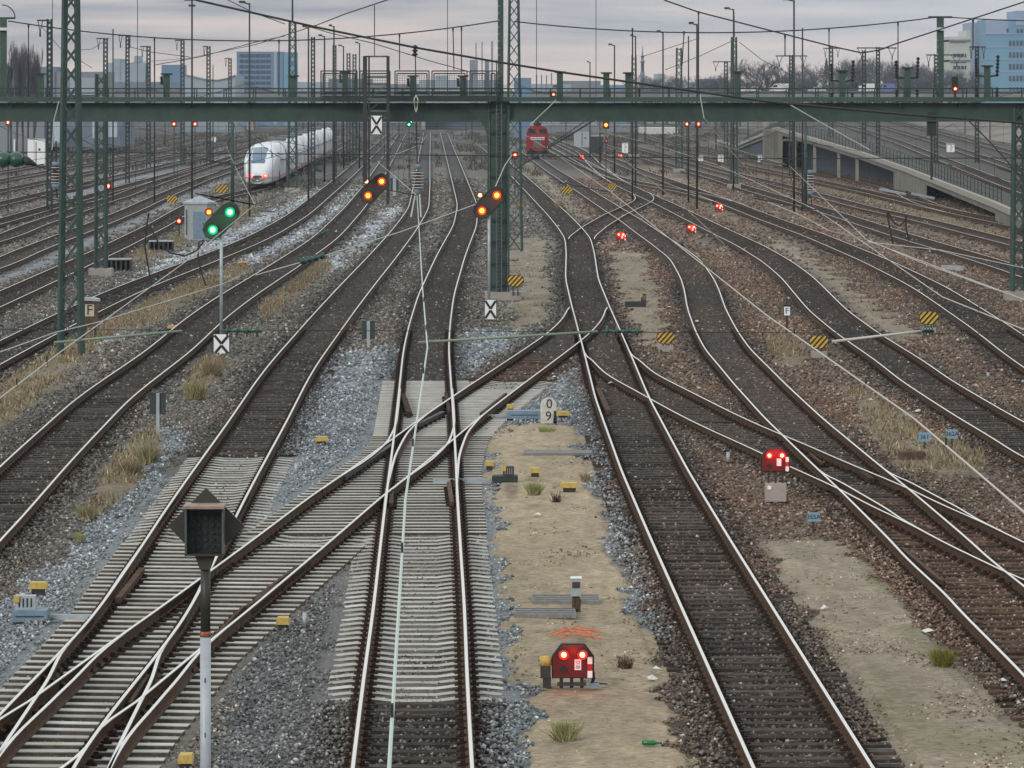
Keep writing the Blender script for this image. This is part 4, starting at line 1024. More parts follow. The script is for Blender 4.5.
lx, ly = P(537.5, 157, 553).x, 553.0
lo_ = thing('locomotive', (lx, ly, 0), 'red shunting locomotive with white front stripes seen end on under the girder', 'locomotive')
b = MB(); b.prism([(-1.5, .95), (1.5, .95), (1.5, 3.2), (1.2, 3.95), (.6, 4.2), (-.6, 4.2), (-1.2, 3.95), (-1.5, 3.2)], 9, 'train_red', T(0, 5.5, 0)); b.build('cab', lo_)
b = MB(); b.prism([(-.95, .95), (.95, .95), (.95, 2.6), (.75, 2.85), (-.75, 2.85), (-.95, 2.6)], 3.2, 'train_red', T(0, -.6, 0)); b.box((0, -2.22, 1.9), (1.1, .06, 1.3), 'train_grey'); b.build('bonnet', lo_)
for s in (-1, 1):
    b = MB(); b.box((s * .72, .98, 3.45), (.95, .05, .62), 'train_glass'); b.build('cab_window', lo_)
for z in (2.62, 2.4): 
    b = MB(); b.box((0, -2.26, z), (1.9, .05, .10), 'white_paint'); b.build('white_stripe', lo_)
b = MB(); b.box((0, 0, .7), (3.0, 8, .5), 'train_red'); b.box((0, -3.9, .62), (2.9, .3, .5), 'black'); b.build('frame', lo_)
b = MB()
for s in (-1, 1): b.tube([(s * .87, -4.05, .95), (s * .87, -4.5, .95)], .25, 'black', 12); b.bar((s * 1.3, -3.9, .9), (s * 1.3, -3.9, 2.0), .05, 'red_paint'); b.bar((s * 1.3, -3.9, 2.0), (s * .9, -3.9, 2.0), .05, 'red_paint')
b.build('buffers', lo_)
b = MB(); b.box((0, 3, 4.35), (1.0, 2.0, .5), 'green_dark'); b.tube([(0, 1.2, 4.2), (0, 1.2, 4.9)], .3, 'green_dark', 8); b.build('roof_unit', lo_)
b = MB()
for s in (-1, 1): b.box((s * .75, 1, .35), (.2, 7, .7), 'black')
b.build('wheels', lo_)
for s, c_ in ((1, 'white'), ): lamp(lo_, (1.3, -4.1, 1.3), c_, .16, hood=False)

# ------------------------------------------------------------ yellow topped boxes, switch machines, lanterns
def ybox(x, yb, wpx, label, hpx=None, legs=True):
    g0 = G(x, yb, GZ + .02); k = g0.y / F; w_ = wpx * k; t = thing('yellow_topped_box', g0, label, 'box', 'small yellow topped boxes beside the tracks')
    b = MB(); b.box((0, 0, .07), (w_ * .7, .16, .14), 'dark_metal'); b.build('base', t)
    h_ = .11; n = 7
    b = MB(); b.prism([(-w_ / 2, .10), (w_ / 2, .10), (w_ / 2, .10 + h_ * .6), (w_ * .42, .10 + h_), (-w_ * .42, .10 + h_), (-w_ / 2, .10 + h_ * .6)], .26, 'yellow_dull', Matrix()); b.build('lid', t)
for x, yb, w_, lab in [(321.5, 445, 13, 'yellow topped box alone on the pale ballast left of the crossing tracks'), (38.5, 594, 18, 'yellow topped box behind the grey switch machine at the left'),
    (283, 630, 13, 'yellow topped box next to a dark pipe stub right of the diamond sign post'), (186, 770, 15, 'yellow topped box cut by the bottom edge left of the sign post'),
    (489.5, 470, 9, 'yellow topped box at the left edge of the sandy walkway'), (535, 477, 11, 'smaller yellow topped box standing on the sandy walkway'), (569.5, 492, 18, 'wide yellow topped box at the right edge of the sandy walkway'),
    (563, 419, 13, 'yellow topped box right of the white distance stone'), (510.5, 412, 8, 'small yellow topped box left of the long blue box, farther one'), (509, 418, 8, 'small yellow topped box left of the long blue box, nearer one'),
    (172, 331, 9, 'yellowish box on the ballast below the thin cable at the left') , (243.5, 265, 8, 'yellowish box beside the bluish ballast near the green light post')]:
    ybox(x, yb, w_, lab)
def machine(x0, x1, y0, y1, label, lantern=None, m='blue_box', rod=None):
    g0 = G((x0 + x1) / 2, y1, GZ + .03); k = g0.y / F; w_ = (x1 - x0) * k; h_ = (y1 - y0) * k * .75
    t = thing('switch_machine', g0, label, 'switch machine', 'switch machines beside the turnouts')
    b = MB(); b.box((0, 0, h_ / 2), (w_, .5, h_), m); b.box((0, 0, h_ + .012), (w_ * .96, .46, .02), m); b.box((0, -.253, h_ * .55), (w_ * .8, .01, .02), 'dark_metal'); b.build('casing', t)
    if lantern:
        xa, xb_, ya, yb_ = lantern; lx_ = ((xa + xb_) / 2 - (x0 + x1) / 2) * k; z0 = h_ + (y0 - yb_) * k; zh = max(.12, (yb_ - ya) * k)
        b = MB(); b.box((lx_, 0, z0 + zh / 2), ((xb_ - xa) * k, .2, zh), 'galv' if m == 'blue_box' else 'dark_metal')
        for i in range(4): b.box((lx_ + (i - 1.5) * (xb_ - xa) * k * .2, -.105, z0 + zh * .55), ((xb_ - xa) * k * .07, .01, zh * .6), 'concrete' if m != 'blue_box' else 'black')
        b.build('lantern', t)
        b = MB(); b.box((lx_ - (xb_ - xa) * k * .42, -.08, z0 + zh * .8), (.09, .12, .1), 'yellow_dull'); b.build('yellow_cap', t)
    if rod:
        b = MB(); b.bar((0, 0, .05), (rod, 0, .05), .09, 'galv', .06); b.build('rod', t)
    return t
machine(14, 49, 607, 620, 'grey blue switch machine with a striped lantern at the left edge beside the pale sleepers', (16, 36, 592, 607), rod=1.0)
machine(507, 541, 409, 418, 'long blue switch machine left of the white distance stone', rod=-1.0)
machine(492, 518, 474, 483, 'dark green switch machine with lantern at the left side of the sandy walkway', (503, 514, 464, 474), m='green_dark', rod=-1.6)
machine(625, 646, 300, 307, 'dark switch machine on the grey path below the leftmost low red signal of three', (641, 646, 292, 300), m='dark_metal')
machine(899, 925, 450, 460, 'rusty brown cable box behind the dry grass at the right', m='brown_sleeper')
# pipe stubs and small posts
def stub(x, yt, yb, wpx, label, m='galv', foot=True):
    g0 = G(x, yb, GZ + .02); k = g0.y / F; t = thing('marker_peg', g0, label, 'peg')
    b = MB(); b.tube([(0, 0, 0), (0, 0, (yb - yt) * k * .9)], wpx * k / 2, m, 8); b.build('peg', t)
    if foot: b = MB(); b.box((0, 0, .03), (wpx * k * 4, .2, .06), 'brown_sleeper'); b.build('foot', t)
stub(304.5, 611, 628, 4, 'short grey peg with a brown foot right of a yellow topped box'); stub(296, 462, 475, 3.5, 'small grey peg on the pale ballast left of the crossing', foot=False)
stub(728, 451, 464, 3.5, 'small white peg with bluish foot left of the concrete block signal'); stub(988, 372, 378, 3, 'tiny white peg on the gravel at the right edge', foot=False)

# ------------------------------------------------------------ signs and markers
g0 = G(548.5, 423, GZ + .05); k = g0.y / F
t = thing('distance_stone', g0, 'white rounded stone post painted 0 over 9 at the head of the sandy walkway', 'distance marker')
poly = [(-.21, 0), (.21, 0), (.21, .42)] + [(.21 * math.cos(a), .46 + .21 * math.sin(a)) for a in [i * math.pi / 10 for i in range(11)]] + [(-.21, .42)]
mat('chalk_white', (.55, .54, .50), .9, 0, .2, 9)
b = MB(); b.prism(poly, .14, 'chalk_white', Matrix()); b.build('stone', t)
b = MB(); b.text('0', .34, 'black', T(.02, -.075, .50)); b.text('9', .34, 'black', T(.0, -.075, .18)); b.build('digits', t)
b = MB(); b.tube([(.17, -.14, 0), (.17, -.14, .33)], .05, 'black', 8, .03); b.build('black_peg', t)
def striped(x, yb, wpx, yt, label, small=False):
    g0 = G(x, yb, GZ + .03); k = g0.y / F; w_ = wpx * k; h_ = w_ * .68; zc = (yb - yt) * k - h_ / 2
    t = thing('striped_sign', g0, label, 'sign', 'yellow and black striped rounded signs')
    def outline(s): 
        return [(s * w_ / 2 * (abs(math.cos(a)) ** .6) * (1 if math.cos(a) > 0 else -1), s * h_ / 2 * (abs(math.sin(a)) ** .8) * (1 if math.sin(a) > 0 else -1)) for a in [2 * math.pi * i / 24 for i in range(24)]]
    b = MB(); b.prism(outline(1.0), .05, 'black', T(0, 0, zc)); b.build('board', t)
    b = MB(); o_ = outline(.93)
    for i in range(-3, 4):
        c0 = i * w_ * .27; q = []
        for s_, e_ in ((-1, 0), (1, 0)): pass
        # clip a slanted band to the outline
        band = [(c0 - h_ * .45, -h_ / 2), (c0 - h_ * .45 + w_ * .15, -h_ / 2), (c0 + h_ * .45 + w_ * .15, h_ / 2), (c0 + h_ * .45, h_ / 2)]
        poly = band
        for a_ in range(24):
            p0_, p1_ = o_[a_], o_[(a_ + 1) % 24]; out_ = []
            ins = lambda p_: (p1_[0] - p0_[0]) * (p_[1] - p0_[1]) - (p1_[1] - p0_[1]) * (p_[0] - p0_[0]) >= 0
            for u in range(len(poly)):
                A_, B_ = poly[u], poly[(u + 1) % len(poly)]; ia, ib = ins(A_), ins(B_)
                if ia: out_.append(A_)
                if ia != ib:
                    dx, dy = B_[0] - A_[0], B_[1] - A_[1]; ex, ey = p1_[0] - p0_[0], p1_[1] - p0_[1]
                    den = ex * dy - ey * dx
                    if abs(den) > 1e-12:
                        tt = (ex * (p0_[1] - A_[1]) - ey * (p0_[0] - A_[0])) / den; out_.append((A_[0] + dx * tt, A_[1] + dy * tt))
            poly = out_
            if len(poly) < 3: break
        if len(poly) >= 3: b.prism(poly, .02, 'yellow', T(0, -.032, zc))
    b.build('yellow_stripes', t)
    b = MB(); b.bar((-.1, .05, 0), (-.1, .05, zc), .05, 'dark_metal'); b.bar((.1, .05, 0), (.1, .05, zc), .05, 'dark_metal'); b.box((0, .05, .08), (.5, .3, .2), 'concrete'); b.build('stand', t)
striped(666, 351, 19, 331, 'striped sign beside the green insulator right of the middle junction')
striped(929, 333, 20, 311, 'striped sign right of the winding dark track, on its far side')
striped(819, 357, 20, 335, 'striped sign left of the winding dark track, by the small F sign')
striped(515.5, 300, 17, 275, 'striped sign on the grey path right of the gantry column')
striped(567, 198, 12, 186, 'small striped sign on the grey path far above the middle junction')
striped(612.5, 192, 10, 183, 'small striped sign left of the loop of the far crossover')
striped(520.5, 214, 8, 203, 'small striped sign beside the lattice mast foot behind the column')
striped(172, 205, 12, 195, 'small striped sign left of the relay cabinet')
striped(222, 196, 14, 184, 'small striped sign behind the relay cabinet')
def fsign(x, yb, yt, wpx, label):
    D = DB(yb); k = D / F; g0 = G(x, yb, GZ + .03); t = thing('letter_sign', g0, label, 'sign'); w_ = wpx * k; h_ = (yb - yt) * k
    b = MB(); b.box((0, 0, h_ - w_ * .8), (w_, .06, w_ * 1.55), 'black'); b.box((0, -.035, h_ - w_ * .88), (w_ * .8, .02, w_ * 1.15), 'white_paint'); b.build('board', t)
    b = MB(); b.text('F', w_ * 1.15, 'blue_box' if False else 'black', T(0, -.05, h_ - w_ * .88)); b.build('letter', t)
    b = MB(); b.bar((0, .02, 0), (0, .02, h_ - w_), .06, 'black'); b.build('post', t)
fsign(787, 332, 304.5, 7.5, 'small white sign with black letter F left of the winding dark track')
mat('rusty_box', (.10, .06, .045), .85, 0, .4, 5)
mat('cream', (.50, .47, .38), .8, 0, .15, 9)
g0 = G(88, 337, GZ + .03); k = g0.y / F; t = thing('telephone_box', g0 + Vector((.06, 0, 0)), 'x' and g0 and 'x') if 0 else thing('telephone_box', g0 + Vector((.06, 0, 0)), 'rusty dark box with pale roof and a cream F plate beside the left foreground mast', 'box')
b = MB(); zc = 24 * k; b.box((0, 0, zc), (16 * k, .4, 26 * k), 'rusty_box'); b.build('casing', t)
b = MB(); b.prism([(-10 * k, 37 * k), (10 * k, 36 * k), (9.5 * k, 38 * k), (4 * k, 39.5 * k), (-9 * k, 39 * k)], .6, 'galv', Matrix()); b.build('roof', t)
b = MB(); b.box((.5 * k, -.21, zc + 3 * k), (9 * k, .02, 12 * k), 'cream'); b.text('F', 14 * k, 'black', T(.5 * k, -.225, zc + 3 * k)); b.build('letter_plate', t)
b = MB(); b.bar((-.2, 0, 0), (-.2, 0, 11 * k), .07, 'dark_metal'); b.bar((.2, 0, 0), (.2, 0, 11 * k), .07, 'dark_metal'); b.build('legs', t)
mat('plate_blue', (.20, .33, .45), .6)
for x, yb, yt, s, lab in [(924.5, 449, 432, '361', 'small pale blue plate numbered 361, left one of the pair by the dry grass'), (952, 449, 429, '362A', 'small pale blue plate numbered 362A, right one of the pair by the dry grass'),
                          (813.5, 533, 512, '355A', 'small pale blue plate numbered 355A on the trodden earth at the right')]:
    g0 = G(x, yb, GZ + .03); k = g0.y / F; h_ = (yb - yt) * k; t = thing('number_plate', g0, lab, 'sign', 'small blue number plates')
    b = MB(); b.box((0, 0, h_ - 5 * k), (12 * k, .02, 9 * k), 'plate_blue'); b.build('plate', t)
    b = MB(); b.text(s, 6.2 * k, 'black', T(0, -.013, h_ - 5 * k)); b.build('digits', t)
    b = MB(); b.bar((0, .02, 0), (0, .02, h_ - 6 * k), .04, 'dark_metal'); b.build('post', t)
mat('board_back', (.035, .05, .055), .7)
for x, yb, yt, w_, hh, lab in [(158, 436, 393, 16, 21, 'dark board on a pale post seen from behind, left of the pale sleepers'), (368.5, 347, 321, 13, 18, 'dark board seen from behind between the two tracks left of centre'), (394.5, 196, 178, 8, 12, 'small dark board on a post right of the hanging signal')]:
    g0 = G(x, yb, GZ + .03); k = g0.y / F; h_ = (yb - yt) * k; t = thing('track_sign', g0, lab, 'sign', 'dark track signs seen from behind')
    b = MB(); b.box((0, 0, h_ - hh * k / 2), (w_ * k, .03, hh * k), 'board_back'); b.box((0, 0, h_ - .5 * k), (w_ * k * 1.05, .06, 1.2 * k), 'dark_metal'); b.build('board', t)
    b = MB(); b.bar((0, -.04, 0), (0, -.04, h_), 3.2 * k, 'galv', .06); b.build('post', t)

# diamond sign seen from behind, close to the camera
DS = 45.0; k = DS / F; c = P(205.5, 527, DS); t = thing('diamond_signal', (c.x, DS, GZ), 'dark diamond shaped signal with hooded lamp box on a two tone post, nearest the camera', 'signal'); zc = c.z - GZ
mat('dark_sheet', (.045, .045, .038), .45, .2, .25, 4)
mat('hood', (.30, .22, .17), .6, 0, .25, 8)
b = MB(); r_ = 38.5 * k; b.prism([(0, r_), (-r_, 0), (-8 * k, -r_ + 8 * k), (8 * k, -r_ + 8 * k), (r_, 0)], .03, 'dark_sheet', T(0, .1, zc)); b.build('diamond_board', t)
b = MB(); w_, h1_, h0_ = 19.5 * k, 22 * k, -26 * k
b.box((-w_ + .012, -.06, zc + (h1_ + h0_) / 2), (.02, .3, h1_ - h0_), 'steel'); b.box((w_ - .012, -.06, zc + (h1_ + h0_) / 2), (.02, .3, h1_ - h0_), 'steel'); b.box((0, -.06, zc + h0_), (2 * w_, .3, .02), 'dark_sheet')
b.box((0, .05, zc + (h1_ + h0_) / 2), (2 * w_ - .03, .06, h1_ - h0_), 'black'); b.build('lamp_box', t)
b = MB(); b.box((0, -.1, zc + h1_), (2 * w_ + .02, .40, .03), 'hood'); b.build('hood', t)
b = MB(); mat('lens_glass', (.03, .045, .05), .08)
for i in range(5):
    for j in range(6): b.disc((-w_ * .7 + i * w_ * .35, .012, zc + h0_ + .07 + j * .078), .028, 'lens_glass', n=8, y=.015)
b.build('lens_panel', t)
b = MB(); b.prism([(-11 * k, -25 * k), (11 * k, -25 * k), (5 * k, -42 * k), (-5 * k, -42 * k)], .16, 'dark_sheet', T(0, .0, zc)); b.build('neck', t)
b = MB(); zj = zc - (634 - 527) * k; b.tube([(0, 0, zc - 36 * k), (0, 0, zj)], 5 * k, 'dark_sheet', 14); b.build('upper_post', t)
b = MB(); mat('rust_band', (.30, .11, .05), .9, 0, .5, 30); b.tube([(0, 0, zj + .03), (0, 0, zj - .03)], 5.6 * k, 'rust_band', 14); b.build('joint', t)
mat('post_pale', (.42, .46, .50), .45, .1, .12, 5)
b = MB(); b.tube([(0, 0, zj - .02), (0, 0, 0)], 5.4 * k, 'post_pale', 14)
for z in (zj - .5, zj - 1.1): b.box((-.0, -.062, z), (.012, .01, .05), 'dark_metal')
b.build('lower_post', t)

# cable hut, slabs, orange cables on the sand
g0 = G(576, 612, GZ + .04); k = g0.y / F; t = thing('cable_post', g0, 'small grey cabinet on a split rotten wooden post on the sandy walkway', 'cabinet')
b = MB(); b.box((0, 0, .42), (.17, .14, .30), 'galv'); b.box((0, -.075, .46), (.13, .01, .10), 'brown_sleeper'); b.box((0, 0, .575), (.19, .16, .02), 'white_paint'); b.build('cabinet', t)
b = MB(); mat('rotten_wood', (.09, .055, .035), .95, 0, .5, 20)
for i in range(9): a = random.uniform(-.07, .07); b.bar((a, random.uniform(-.04, .04), -.05), (a + random.uniform(-.03, .03), 0, random.uniform(.2, .36)), .035, 'rotten_wood')
b.build('post', t)
mat('slab', (.20, .20, .19), .8, 0, .35, 7)
for x0, x1, yb, lab in [(514, 576, 618, 'nearer flat grey slab lying across the sandy walkway'), (532, 600, 604, 'farther flat grey slab partly behind the rotten post')]:
    g0 = G((x0 + x1) / 2, yb, GZ + .05); k = g0.y / F; t = thing('concrete_slab', g0, lab, 'slab', 'grey slabs on the sandy walkway'); b = MB(); b.box((0, .4, .03), ((x1 - x0) * k, .85, .07), 'slab', rz=.01)
    for i in range(3): b.box((0, .12 + i * .27, .068), ((x1 - x0) * k * .97, .02, .012), 'dark_metal')
    b.build('slab', t)
for x0, x1, y0, y1, lab, m_ in [(524, 592, 449, 455, 'pale plank crossing the sandy walkway near its far end', 'grey_board')]:
    a_, c_ = G(x0, y1, GZ + .07), G(x1, y1, GZ + .07); t = thing('plank', (a_ + c_) / 2, lab, 'plank'); b = MB(); b.box((0, .4, .02), ((c_ - a_).x, .9, .06), m_); b.build('board', t)
mat('orange_cable', (.62, .13, .04), .5)
t = thing('cable_coil', G(575, 636, GZ + .05), 'loose orange cables lying behind the nearest low red signal', 'cable'); b = MB()
for i in range(7):
    ph0 = random.uniform(0, 6); a0, a1 = random.uniform(-.42, -.2), random.uniform(.2, .45); pts = []
    for j in range(14):
        u = j / 13; pts.append((a0 + (a1 - a0) * u, -.3 + .9 * math.sin(ph0 + u * 2.2) * .5 + .25 * i / 7, .03 + .07 * math.sin(math.pi * u) * random.uniform(.7, 1.2)))
    b.tube(pts, .009, 'orange_cable', 5)
b.build('cable', t)
mat('bottle_green', (.01, .16, .05), .15)
t = thing('bottle', G(652, 745, GZ + .07), 'green bottle lying near the right edge of the sandy walkway', 'bottle'); b = MB(); b.lathe([(0, .03), (.05, .037), (.6, .037), (.75, .014), (1, .013)], (-.13, 0, .035), (.13, -.05, .035), 'bottle_green'); b.build('glass', t)
# litter
mat('paper', (.62, .62, .60), .8)
for i, (x, y, lab) in enumerate([(656, 671, 'crumpled white paper right of the nearest low red signal'), (652, 680, 'second scrap of white paper on the sandy walkway'), (824, 609, 'white scrap at the left edge of the grey earth path'), (928, 633, 'white plastic bag at the right edge of the grey earth path'),
    (611, 384, 'white bag lying in the diverging track near the junction'), (538, 516, 'white scrap beside the pale ballast'), (1003, 683, 'white scrap below the lone green tuft at the right'), (871, 401, 'white board scrap among the dry grass'), (918, 412, 'second white scrap among the dry grass'), (669, 308, 'white scrap on the grey path under the three red signals'), (697, 322, 'white scrap between the winding tracks'), (790, 261, 'white scrap on the trodden strip')]):
    g0 = G(x, y, GZ + .05); t = thing('litter', g0, lab, 'litter', 'white scraps lying on the ground'); s = random.uniform(.07, .13); b = MB(); vs = [(s * math.cos(a) * random.uniform(.6, 1.3), s * math.sin(a) * random.uniform(.6, 1.3), random.uniform(.01, .06)) for a in [i_ * 1.05 for i_ in range(6)]] + [(0, 0, .08)]
    b.add(vs, [(i_, (i_ + 1) % 6, 6) for i_ in range(6)], 'paper'); b.build('scrap', t)

# grey relay cabinet
t = thing('relay_hut', G(199.5, 240, GZ), 'pale grey hut with shallow pointed roof behind the green light signal', 'hut'); k = t.location.y / F
w_ = 15 * k; h_ = 36 * k; mat('hut_grey', (.33, .36, .38), .7, 0, .15, 2)
hexp = [(-w_, 0), (-w_ * .55, -w_ * .7), (w_ * .55, -w_ * .7), (w_, 0), (w_ * .55, w_ * .7), (-w_ * .55, w_ * .7)]
b = MB(); b.add([(x, y, 0) for x, y in hexp] + [(x, y, h_) for x, y in hexp], [(i, (i + 1) % 6, (i + 1) % 6 + 6, i + 6) for i in range(6)], 'hut_grey'); b.build('wall', t)
b = MB(); b.add([(x * 1.12, y * 1.12, h_) for x, y in hexp] + [(x * 1.12, y * 1.12, h_ + .12) for x, y in hexp] + [(0, 0, h_ + .5)], [(i, (i + 1) % 6, (i + 1) % 6 + 6, i + 6) for i in range(6)] + [(i + 6, (i + 1) % 6 + 6, 12) for i in range(6)] + [tuple(range(5, -1, -1))], 'galv'); b.build('roof', t)
b = MB(); b.box((.05, -w_ * .71, h_ * .42), (.75, .04, h_ * .75), 'blue_box'); b.box((-.75, -w_ * .45, h_ * .5), (.06, .04, h_ * .7), 'dark_metal'); b.build('door', t)
b = MB(); b.box((.28, -w_ * .74, h_ * .45), (.04, .04, .16), 'black'); b.build('handle', t)
# slotted barriers beside the tracks
for x0, x1, yb, yt, lab in [(107, 131, 271, 259, 'low dark slatted crate beside the second green mast'), (150, 173, 251, 241, 'low dark slatted crate in front of the relay hut')]:
    g0 = G((x0 + x1) / 2, yb, GZ); k = g0.y / F; t = thing('slatted_crate', g0, lab, 'crate', 'low slatted crates'); W_ = (x1 - x0) * k; Hh = (yb - yt) * k
    b = MB()
    for i in range(6): b.box((-W_ / 2 + W_ * i / 5, 0, Hh / 2), (.10, .5, Hh), 'dark_metal')
    b.box((0, .2, Hh / 2), (W_, .05, Hh * .8), 'black'); b.build('slats', t)
    b = MB(); b.box((0, 0, Hh), (W_ + .1, .55, .07), 'galv'); b.build('lid', t)
# white beams lying at the ramp foot
for x0, y0, x1, y1, lab in [(880, 188, 905, 193, 'left white beam lying at the foot of the ramp'), (912, 192.5, 934, 197, 'right white beam lying at the foot of the ramp'), (942, 265, 963, 266, 'white beam on the ground left of the right edge mast')]:
    a_, c_ = G(x0, y0, .1), G(x1, y1, .1); t = thing('white_beam', a_, lab, 'beam', 'white beams lying on the ground'); b = MB(); b.bar((0, 0, -.1), (c_ - a_) + Vector((0, 0, -.1)), .2, 'galv', .14); b.build('beam', t)
# electrical cabinets and small sheds in the middle distance
for x0, x1, yt, yb, m_, lab in [(574, 590, 132, 147, 'galv', 'white electrical cabinet right of the red locomotive'), (591, 603, 136, 154, 'dark_metal', 'dark cabinet next to the white electrical cabinet'), (622, 628, 143, 153, 'white_paint', 'small white cabinet beside the distant lattice mast'),
    (28, 45, 139, 163, 'white_paint', 'white container at the far left with two dark openings'), (14, 18, 139, 153, 'white_paint', 'narrow white board beside the far left container'), (947, 954, 144, 152, 'white_paint', 'white cabinet on top of the raised track bank'), (698, 703, 156, 161, 'white_paint', 'tiny white box under the two red lights'), (718, 724, 155, 162, 'white_paint', 'tiny white trackside box right of the two red lights'),
    (758, 762, 155, 162, 'white_paint', 'small white post box before the beige abutment'), (212, 216, 137, 142, 'white_paint', 'tiny white box beside the far left tracks')]:
    D = DB(yb) if yb < 163 and x0 < 940 else 500 if x0 < 940 else 430
    k = D / F; z0 = GZ if x0 < 940 else H - (yb - YH) * k; t = thing('cabinet', (((x0 + x1) / 2 - 512) * k, D, z0), lab, 'cabinet', 'trackside cabinets in the distance')
    W_, Hh = (x1 - x0) * k, (H - (yt - YH) * k) - z0; b = MB(); b.box((0, 0, Hh / 2), (W_, 1.0, Hh), m_); b.box((0, 0, Hh), (W_ * 1.06, 1.1, .12), 'galv'); b.build('casing', t)
    b = MB(); b.box((0, -.51, Hh * .5), (W_ * .04 + .02, .02, Hh * .8), 'dark_metal'); b.box((W_ * .2, -.51, Hh * .6), (W_ * .12, .02, Hh * .1), 'dark_metal'); b.build('door_gap', t)
# ------------------------------------------------------------ overhead wires
def sagline(p, q, sag, n=14):
    p, q = Vector(p), Vector(q); return [p.lerp(q, i / n) - Vector((0, 0, sag * 4 * (i / n) * (1 - i / n))) for i in range(n + 1)]
def wire(paths, r, m, label, name='overhead_wire', group='wires over the tracks', parts=None, n=5, extra=None):
    c0 = Vector(paths[0][0]); t = thing(name, c0, label, 'wire', group); b = MB()
    for ps in paths: b.tube([Vector(p) - c0 for p in ps], r, m, n)
    if extra: extra(b, c0)
    b.build('cable', t)
    for i, (nm, f) in enumerate(parts or []):
        bb = MB(); f(bb, c0); bb.build(nm, t)
    return t
hz_ = 5.5
def contact(key, ds, label, zig=.25, r=.008, m='pale_wire', over=None):
    rt = RT[key]; pts = []
    for i, d in enumerate(ds):
        x = float(over[i]) if over else float(rt.x(d)) + (zig if i % 2 else -zig); pts.append(Vector((x, d, hz_ + (0 if key != 'Z' else float(RAMPZ(d))))))
    def drop(b, c0):
        for p_, q_ in zip(pts[:-1], pts[1:]):
            if p_.y < 100: continue
            L_ = q_.y - p_.y; up = lambda u: p_.lerp(q_, u) + Vector((0, 0, 1.75 - 1.1 * 4 * u * (1 - u)))
            b.tube([up(i / 10) - c0 for i in range(11)], .010, 'wire', 4)
            for i in range(1, 8): b.bar(p_.lerp(q_, i / 8) - c0, up(i / 8) - c0, .012, 'wire')
            b.bar(p_ - c0 + Vector((-1.6, 0, .3)), p_ - c0, .03, 'wire')
        for p_, q_ in zip(pts[:-1], pts[1:]):
            L_ = (q_ - p_).length; n = 2 if q_.y < 64 else 0
            for j in range(n):
                u = (j + .5) / n; a = p_.lerp(q_, u) - c0; b.bar(a - Vector((0, 0, .012)), a + Vector((0, 0, .07)), .014, 'wire', .05)
    return wire([pts], r, m, label, name='contact_wire', group='contact wires above the tracks', extra=drop)
contact('A', [7, 16, 30, 48, 62, 120, 180, 240, 300], 'pale green contact wire running down the middle above the centre track', m='copper_wire', r=.0095, over=[-.35, -.50, -.78, -.99, -1.35, -2.78, -5.9, -5.4, -6.2])
contact('D', [7, 26, 37.5, 55, 124, 200, 300], 'pale contact wire crossing diagonally above the dry grass at the right', over=[3.55, 3.62, 3.68, 3.42, 3.0, 2.2, .9], r=.0095)
contact('E', [7, 44, 60, 105, 170, 240, 330], 'pale contact wire running past the drooping cable at the right', over=[6.8, 6.6, 6.3, 7.8, 8.6, 8.4, 7.0])
contact('H', [7, 59, 83, 170, 260, 360], 'thin contact wire reaching the right edge below the drooping cable', over=[8.5, 7.4, 7.2, 11.5, 12.4, 10.5])
contact('N', [7, 34, 40, 47.2, 72.5, 110, 170, 250], 'pale contact wire coming in from the left edge by the F marker box', over=[-4.6, -4.9, -5.0, -5.2, -5.78, -6.9, -11.5, -17.5])
for k_, lab in (('B', 'contact wire above the second track left of the gantry column'), ('M', 'contact wire above the long dark track at the left'), ('O', 'contact wire above the white express train track'), ('I', 'contact wire above the curving track near the right mast'), ('K', 'contact wire above the track behind the drooping cable')):
    r_ = RT[k_]; contact(k_, [d for d in (110, 170, 230, 300, 380, 470) if d > r_.d0 or d > 150], lab, r=.012, m='wire')
# heavy insulated cable from the tall pole to the right mast with its long hanger
pa = [(196, 0), (256, 13.5), (320, 28), (415, 47.5), (495, 61.5), (560, 72), (640, 83.5), (770, 102), (900, 114), (1015, 122.5), (1110, 133)]
def hang(b, c0):
    rod_insulator(b, P(415, 45, 170) - c0, P(415, 56, 170) - c0, .13, 'black', 3)
    b.tube([P(415.3, 56, 170) - c0, P(416, 95, 170) - c0], .025, 'wire', 5)
    for s in (-1, 1): b.tube([P(416, 95, 170) - c0, P(416 + 2 * s, 100, 170) - c0, P(416 + 1 * s, 109, 170) - c0, P(416, 112, 170) - c0], .025, 'pale_wire', 5)
    b.tube([P(416, 112, 170) - c0, P(417.3, 166, 170) - c0], .03, 'wire', 5); b.tube([P(411, 144, 170) - c0, P(424, 144, 170) - c0], .03, 'wire', 5)
def hang2(b, c0):
    b.tube([P(417.5, 164, 170) - c0, P(417.5, 169, 170) - c0], .13, 'blue_box', 8)
    for i in range(6):
        y = 171 + i * 3.0; b.lathe([(0, .11), (.35, .25), (.5, .25), (1, .1)], P(417.6, y, 170) - c0, P(417.6, y + 2.6, 170) - c0, 'insul_brown', 10); b.lathe([(0, .255), (1, .26)], P(417.6, y + 1.3, 170) - c0, P(417.6, y + 1.9, 170) - c0, 'porcelain', 10)
    b.tube([P(417.5, 189, 170) - c0, P(417.5, 194, 170) - c0], .15, 'blue_box', 8)
    for s in (-1, 1): b.tube([P(417.5 + 2 * s, 193, 170) - c0, P(416 + 5 * s, 217, 168) - c0], .03, 'pale_wire', 5)
wire([[P(x, y, 170) for x, y in pa]], .045, 'black', 'thick black cable slanting across the sky with a ribbed insulator hanging on it', name='thick_cable', group='heavy cables', parts=[('hanger', hang), ('ribbed_insulator', hang2)], n=8)
